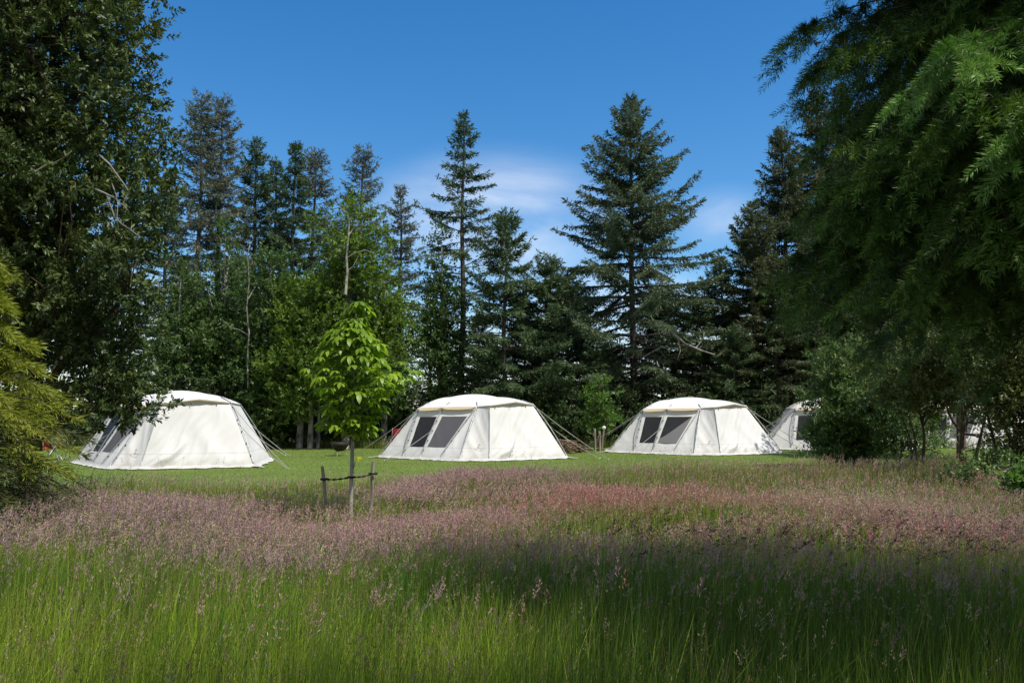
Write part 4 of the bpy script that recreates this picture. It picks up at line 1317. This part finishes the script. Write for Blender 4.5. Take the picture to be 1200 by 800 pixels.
def make_tent():
    root = empty('tunnel_tent')
    b, t = BASE, TOP

    def wall(name, c, seed, **kw):
        Vv, q, hq, nrm = patch(*c, **{**dict(nu=26, nv=24, seed=seed), **kw})
        V1, q1 = used(Vv, q)
        m = MB(); m.add(V1, q1); o = m.build(name, M['white'], root, True, attr=False)
        return o, Vv, hq, nrm

    wall('left_gusset', (b['A2'], b['P1'], t['a1'], t['a1'] + V3(-.05, .05, .0)), 1, amp=.012)
    w1, Vv, hq, n1 = wall('window_wall', (b['P1'], b['P2'], t['a2'], t['a1']), 2, hole=(.13, .86, .24, .82), amp=.010, sag=.03)
    m = MB(); m.add(*used(Vv - n1 * .004, hq)); m.build('window', M['window_dark'], w1, True, attr=False)
    w2, Vv2, hq2, n2 = wall('window_wall', (b['P2'], b['P3'], t['b'], t['a2']), 3, hole=(.07, .90, .24, .82), amp=.010, sag=.03)
    m = MB(); m.add(*used(Vv2 - n2 * .004, hq2)); m.build('window', M['window_grey'], w2, True, attr=False)
    wall('corner_gusset', (b['P3'], b['B'], t['b'] + V3(.03, -.03, 0), t['b']), 4, amp=.014)
    cw, _, _, _ = wall('corner_wall', (b['B'], b['S'], t['e1'], t['b'] + V3(.03, -.03, 0)), 5, amp=.04, dirs=((1.0, 3, 1), (2.3, 4, .7)))
    ew, _, _, _ = wall('end_wall', (b['S'], b['C'], t['c'], t['e1']), 6, nu=60, nv=44, arch=.105, amp=.15, sag=.05, dirs=((2.62, 3.3, 1), (2.80, 6.3, .55), (2.45, 9.7, .30), (.35, 2.1, .35)))
    wall('side_wall', (b['C'], b['D'], t['d'], t['c']), 7, amp=.03)
    wall('back_wall', (b['D'], b['E'], t['e'], t['d']), 8, amp=.03)
    wall('back_wall', (b['E'], b['Fb'], t['f'], t['e']), 9, amp=.03)
    wall('back_wall', (b['Fb'], b['A2'], t['a1'] + V3(-.05, .05, 0), t['f']), 10, amp=.03)
    # vertical seam strip and lower hem on the end wall
    m = MB(); s0, s1 = b['S'] + V3(0, -.012, .02), t['e1'] + V3(0, -.012, 0)
    k = np.linspace(0, 1, 8)[:, None]
    m.tube(s0 + (s1 - s0) * k, .011, 6); m.build('seam_pole', M['pole'], root, True, attr=False)
    # roof sheet over the ring of tops
    ring = [t[k] for k in ('a1', 'a2', 'b', 'e1', 'e2', 'c', 'd', 'e', 'f')]
    n = len(ring); per = 6
    rp = []
    for i in range(n):
        p, q = ring[i], ring[(i + 1) % n]
        for k in range(per):
            rp.append(p + (q - p) * k / per)
    rp = np.array(rp); cen = V3(.35, 2.5, 0)
    ra, rb = V3(-.45, 2.6, 0), V3(1.15, 2.45, 0)
    tt_ = np.clip(((rp - ra) @ (rb - ra)) / ((rb - ra) @ (rb - ra)), 0, 1)
    cl = ra + (rb - ra) * tt_[:, None]
    lev = np.linspace(0, 1, 14)
    rows = []
    for s in lev:
        h = 2.12
        r = rp * (1 - s) + cl * s
        zed = rp[:, 2] + (h - .10 * np.abs(tt_ - .5) ** 2 * 4 - rp[:, 2]) * (1 - (1 - s) ** 2.0)
        if s == 0:
            o = rp - cen; o[:, 2] = 0; r = rp + norm(o) * .05; zed = rp[:, 2] - .008
        r[:, 2] = zed + .012
        rows.append(r)
    # ridge: stretch the top so it reads as a long hump, not a cone
    rows = np.array(rows)
    mm = len(rp)
    V = rows.reshape(-1, 3)
    q = np.array([[a * mm + j, a * mm + (j + 1) % mm, (a + 1) * mm + (j + 1) % mm, (a + 1) * mm + j] for a in range(len(lev) - 1) for j in range(mm)])
    m = MB(); m.add(V, q); m.build('roof', M['roof'], root, True, attr=False)
    # awning flaps, white above and beige beneath, hanging off the eave over each window
    for (p, q_) in ((t['a1'], t['a2']), (t['a2'], t['b'])):
        out = norm(V3(-.57, -.82, 0))
        u = np.linspace(0, 1, 13)
        top = p + (q_ - p) * u[:, None] + V3(0, 0, .004) + out * .055
        low = top + out * (.10 + .02 * np.sin(np.pi * u))[:, None] + V3(0, 0, -1) * (.03 + .065 * np.sin(np.pi * u) ** .7)[:, None]
        V = np.concatenate([top, low]); q2 = [(i, i + 1, i + 14, i + 13) for i in range(12)]
        m = MB(); m.add(V, q2); m.build('awning_flap', M['beige'], root, True, attr=False)
    # beige binding along the end arch
    m = MB()
    arch = np.array([t['b'], t['e1'], t['e2'], t['c']])
    tt = np.linspace(0, 3, 25)
    ap = np.stack([np.interp(tt, range(4), arch[:, i]) for i in range(3)], 1) + V3(.02, -.045, -.02)
    m.tube(ap, .016, 6); m.build('arch_binding', M['beige'], root, True, attr=False)
    # poles with black toggles
    gq = np.random.default_rng(4)
    for base, top in ((b['A2'], t['a1']), (b['P1'], t['a1']), (b['P2'], t['a2']), (b['P3'], t['b']), (b['B'], t['b']), (b['C'], t['c']), (b['D'], t['d'])):
        cen3 = V3(.4, 2.3, .5)
        k = np.linspace(0, 1, 9)[:, None]
        pts = base + (top - base) * k
        o = pts - cen3; o = norm(o)
        pts = pts + o * (.03 + .06 * np.sin(np.pi * k))
        inner = top + (cen * 1.0 - top) * .35; inner[2] = top[2] + .20
        pts = np.concatenate([pts, [(top + inner) / 2 + V3(0, 0, .06)]])
        m = MB(); m.tube(pts, .014, 6); pole = m.build('pole', M['pole'], root, True, attr=False)
        for kk in (.18, .36, .54, .72, .92):
            p = base + (top - base) * kk; p = p + norm(p - cen3) * .035
            m = MB()
            m.tube([p + V3(-.008, 0, -.022), p + V3(.006, 0, .022)], .016, 6)
            m.build('toggle', M['black'], pole, False, attr=False)
    # toggles along the end arch
    for x in (1.1, 1.6, 2.1):
        z = np.interp(x, (.94, 1.74, 2.34), (1.74, 1.86, 1.77)) - .09
        yy = np.interp(x, (.94, 1.74, 2.34), (.85, 1.38, 2.0)) - .06
        m = MB(); m.tube([V3(x, yy, z), V3(x + .01, yy, z - .035)], .012, 6)
        m.build('toggle', M['black'], root, False, attr=False)
    # ground skirt
    ks = ['A2', 'P1', 'P2', 'P3', 'B', 'S', 'C', 'D', 'E', 'Fb', 'A2']
    m = MB()
    cc = V3(.3, 2.3, 0)
    for i in range(len(ks) - 1):
        p, q_ = b[ks[i]], b[ks[i + 1]]
        u = np.linspace(0, 1, 12)
        e = p + (q_ - p) * u[:, None]
        o = norm(e - cc)
        wv = .10 + .05 * np.sin(u * 19 + i) + .04 * gq.random(12)
        a_ = e - o * .02 + V3(0, 0, .10)
        c_ = e + o * .03 + V3(0, 0, .05)
        d_ = e + o * wv[:, None] + V3(0, 0, .02) + V3(0, 0, 1) * (.02 * gq.random(12))[:, None]
        V = np.concatenate([a_, c_, d_])
        q2 = [(j, j + 1, j + 13, j + 12) for j in range(11)] + [(12 + j, 13 + j, 25 + j, 24 + j) for j in range(11)]
        m.add(V, q2)
    # flattened corner tails
    for kx in ('A2', 'C'):
        p = b[kx]; o = norm(p - cc)
        s = np.array((-o[1], o[0], 0))
        m.add([p - s * .12 + V3(0, 0, .06), p + s * .12 + V3(0, 0, .06), p + o * .34 + s * .07 + V3(0, 0, .03), p + o * .36 - s * .05 + V3(0, 0, .03)], [(0, 1, 2, 3)])
    m.build('ground_skirt', M['white'], root, False, attr=False)
    # guy lines with pegs
    for p, q_ in ((t['a1'], V3(-3.9, 3.3, 0)), (t['a2'] * .55 + b['P2'] * .45 + V3(-.05, -.05, 0), V3(-2.35, .35, 0)), 
                  (t['c'], V3(4.75, 1.0, 0)), (t['c'] * .68 + b['C'] * .32, V3(4.5, 1.35, 0)), (t['f'], V3(-3.4, 5.4, 0))):
        k = np.linspace(0, 1, 7)[:, None]
        pts = p + (q_ - p) * k; pts[:, 2] -= .05 * np.sin(np.pi * k[:, 0])
        pts[-1, 2] = .015
        m = MB(); m.tube(pts, .0095, 6); gl_ = m.build('guy_line', M['webbing'], root, True, attr=False)
        dd = norm(q_ - p); m = MB(); m.tube([q_ + V3(0, 0, -.12) - dd * .05, q_ + V3(0, 0, .05) + V3(dd[0], dd[1], 0) * .03], .008, 6); m.build('peg', M['pole'], gl_, True, attr=False)
    # printed mark: a six-armed flake above two small words
    c00, c10, c11, c01 = b['B'], b['S'], t['e1'], t['b'] + V3(.03, -.03, 0)
    def Pn(u, v):
        return (1 - u) * (1 - v) * c00 + u * (1 - v) * c10 + u * v * c11 + (1 - u) * v * c01
    u0, v0 = .60, .285
    X = norm(Pn(u0 + .02, v0) - Pn(u0 - .02, v0)); Yv = Pn(u0, v0 + .02) - Pn(u0, v0 - .02); Yv = norm(Yv - X * np.dot(X, Yv)); Z = np.cross(X, Yv)
    org = Pn(u0, v0) + Z * .022
    m = MB()
    for kq in range(6):
        a = kq * math.pi / 3 + math.pi / 6
        d_ = X * math.cos(a) + Yv * math.sin(a); s_ = np.cross(Z, d_)
        m.add([org + d_ * .006 - s_ * .004, org + d_ * .042 - s_ * .008, org + d_ * .042 + s_ * .008, org + d_ * .006 + s_ * .004], [(0, 1, 2, 3)])
    m.build('flake_emblem', M['logo'], cw, False, attr=False)
    fc = bpy.data.curves.new('lettering', 'FONT')
    fc.body = 'snow peak'; fc.size = .062; fc.align_x = 'CENTER'; fc.space_character = 1.12; fc.extrude = .001
    fo = bpy.data.objects.new('lettering', fc); COL.objects.link(fo); fc.materials.append(M['logo'])
    pos = org - Yv * .14
    mx = Matrix(((X[0], Yv[0], Z[0], pos[0]), (X[1], Yv[1], Z[1], pos[1]), (X[2], Yv[2], Z[2], pos[2]), (0, 0, 0, 1)))
    dg = bpy.context.evaluated_depsgraph_get(); dg.update()
    lm_ = bpy.data.meshes.new_from_object(fo.evaluated_get(dg))
    bpy.data.objects.remove(fo)
    fo = bpy.data.objects.new('lettering', lm_); COL.objects.link(fo)
    fo.parent = cw
    fo.matrix_local = mx
    return root, (Vv2 - n2 * .004, hq2)


tent, win2 = make_tent()
TG = 'white tunnel tents pitched on the lawn'
TENTS = [(-1.652, 25.3, 0, 'white tent on the lawn right of the staked chestnut, grey and dark windows both shut'),
         (-10.85, 22.0, -12, 'largest-looking white tent at left, under the overhanging evergreen leaves'),
         (6.35, 28.6, -2, 'white tent left of the dense rounded bush, its second window half uncovered'),
         (13.1, 31.2, 2, 'shaded pale tent half hidden behind the dense rounded bush'),
         (19.6, 33.5, 0, 'pale tent seen through the leafy thicket at the right edge'),
         (-12.42, 27.2, 0, 'grey-white tent peeking out behind the right slope of the leftmost big tent')]
tents = []
for i, (x, y, rz, lab) in enumerate(TENTS):
    o = tent if i == 0 else copy_tree(tent)
    o.location = (x, y, 0); o.rotation_euler = (0, 0, R(rz))
    tag(o, lab, 'tent', TG)
    o.scale = (1, 1, (1, 1.02, .975, 1, 1, .97)[i])
    tents.append(o)
# third tent: second window uncovered, its grey blind sagging across the lower corner
w3 = [c for c in tents[2].children if c.name.startswith('window_wall')][1]
wd = w3.children[0]
wd.data = wd.data.copy(); wd.data.materials.clear(); wd.data.materials.append(M['window_dark'])
b, t = BASE, TOP
def P2(u, v):
    return (1 - u) * (1 - v) * b['P2'] + u * (1 - v) * b['P3'] + u * v * t['b'] + (1 - u) * v * t['a2'] + norm(V3(-.57, -.82, .5)) * .002
m = MB(); pts = []
for u in np.linspace(.07, .90, 9):
    f = (u - .07) / .83
    pts.append([P2(u, .24), P2(u, .24 + .10 + .48 * f ** 1.4)])
V = np.array(pts).reshape(-1, 3)
m.add(V, [(2 * i, 2 * i + 2, 2 * i + 3, 2 * i + 1) for i in range(8)])
m.build('blind', M['blind_grey'], w3, True, attr=False)

# ------------------------------------------------------------------ small things on the lawn
def camp_chair(loc, rz, m, label, group=None, tilt=.25):
    root = empty('camp_chair', loc, rz); tag(root, label, 'camp chair', group)
    for sx in (-.26, .26):
        l = MB(); l.tube([(sx, -.28, 0), (sx * .9, .05, .42), (sx, .30, .95)], .012, 6); l.build('leg', M['pole'], root, True, attr=False)
        l = MB(); l.tube([(sx, .30, 0), (sx * .9, .0, .42), (sx, -.26, .62)], .012, 6); l.build('leg', M['pole'], root, True, attr=False)
        a = MB(); a.box((sx, -.02, .63), (.05, .48, .02)); a.build('armrest', M['wood'], root, False, attr=False)
    s = MB(); Vv, q, _, _ = patch(V3(-.25, -.26, .44), V3(.25, -.26, .44), V3(.25, .16, .38), V3(-.25, .16, .38), 8, 8, 1, .004, .05); s.add(Vv, q); s.build('seat', m, root, True, attr=False)
    s = MB(); Vv, q, _, _ = patch(V3(-.25, .15, .42), V3(.25, .15, .42), V3(.25, .31, .93), V3(-.25, .31, .93), 8, 8, 2, .004, .04); s.add(Vv, q); s.build('backrest', m, root, True, attr=False)
    return root


p = at(466, 533, 29.5); camp_chair((float(p[0]), 29.5, 0), R(200), M['red'], 'red camp chair half hidden behind the left slope of the second tent', 'camp chairs')
p = at(58, 540, 26.0); camp_chair((float(p[0]), 26.0, 0), R(150), M['red'], 'red camp chair behind the yellow-green cypress at far left', 'camp chairs')
p = at(72, 545, 26.2); camp_chair((float(p[0]), 26.2, 0), R(60), M['dark_canvas'], 'dark camp chair with pale frame between the cypress and the leftmost big tent', 'camp chairs')

# fire bowl beyond the sapling
p = at(398, 534, 28.5)
fb = empty('fire_bowl', (float(p[0]), 28.5, 0)); tag(fb, 'dark metal fire bowl on a stand beyond the sapling stem', 'fire pit')
m = MB()
rr, zz = [.02, .12, .22, .30, .33, .31, .20, .02], [.16, .17, .24, .36, .47, .47, .27, .21]
a = np.linspace(0, 2 * np.pi, 24, endpoint=False)
V = np.array([(r * math.cos(x), r * math.sin(x), z) for r, z in zip(rr, zz) for x in a])
q = [(i * 24 + j, i * 24 + (j + 1) % 24, (i + 1) * 24 + (j + 1) % 24, (i + 1) * 24 + j) for i in range(7) for j in range(24)]
m.add(V, q); m.build('bowl', M['steel'], fb, True, attr=False)
for k in range(3):
    x = k * 2.094 + .4
    m = MB(); m.tube([(.28 * math.cos(x), .28 * math.sin(x), 0), (.14 * math.cos(x), .14 * math.sin(x), .22)], .012, 6); m.build('leg', M['pole'], fb, True, attr=False)

# yellow peg marker
p = at(420, 536, 25.6); m = MB()
m.tube([(0, 0, 0), (.005, 0, .07), (.03, 0, .12)], [.02, .02, .012], 6); m.box((.03, 0, .10), (.12, .03, .07))
tag(m.build('peg_flag', M['yellow'], None, False, loc=(float(p[0]), 25.6, 0)), 'small yellow marker on the lawn beside the sapling stem', 'peg marker')

# posts left of the third tent
for px, ty, Y, lab in ((697, 502, 31.6, 'leftmost of three thin grey posts before the young light green tree'), (702.5, 505, 31.4, 'middle, palest of three thin grey posts left of the third tent')):
    p = at(px, ty, Y); b0 = at(px + .5, ty, Y)
    m = MB(); m.tube([(.0, 0, -.05), (.01, 0, float(p[2]) * .5), (0, .01, float(p[2]) - .03), (0, .01, float(p[2]))], [.045, .044, .043, .030], 8)
    tag(m.build('wooden_post', M['stake'], None, False, loc=(float(p[0]), Y, 0)), lab, 'post', 'thin posts by the young tree')
p = at(707, 499, 31.2)
lp_ = empty('garden_lamp', (float(p[0]), 31.2, 0)); tag(lp_, 'post with a round white lamp globe on top, right of two plain posts', 'lamp')
m = MB(); m.tube([(-.07, 0, 0), (-.02, 0, .5), (.02, 0, .84)], .032, 8); m.build('post', M['stake'], lp_, False, attr=False)
m = MB(); zz = np.linspace(-1, 1, 9); m.tube(np.stack([np.full(9, .02), np.zeros(9), .92 + zz * .075], 1), np.sqrt(np.clip(1 - zz ** 2, .01, 1)) * .078, 12); m.build('globe', M['lamp_white'], lp_, True, attr=False)
m = MB(); m.tube([(.02, 0, .99), (.02, 0, 1.02), (.02, 0, 1.07)], [.05, .06, .01], 10); m.build('cap', M['steel'], lp_, True, attr=False)

# brush heap right of the second tent
p = at(665, 528, 30.5); g = np.random.default_rng(12); m = MB()
for i in range(70):
    a = g.uniform(0, 6.28); c = V3(g.normal(0, .34), g.normal(0, .25), 0); c[2] = max(.03, .42 * math.exp(-(c[0] ** 2 + c[1] ** 2) * 3) * g.random() + .03)
    d = V3(math.cos(a), math.sin(a), g.normal(0, .12)) * g.uniform(.2, .45)
    m.tube([c - d, c + V3(0, 0, .02), c + d], g.uniform(.012, .04), 6)
tag(m.build('brush_heap', M['wood'], None, False, loc=(float(p[0]), 30.5, 0)), 'low brown heap of cut branches behind the right guy lines of the second tent', 'brush heap')
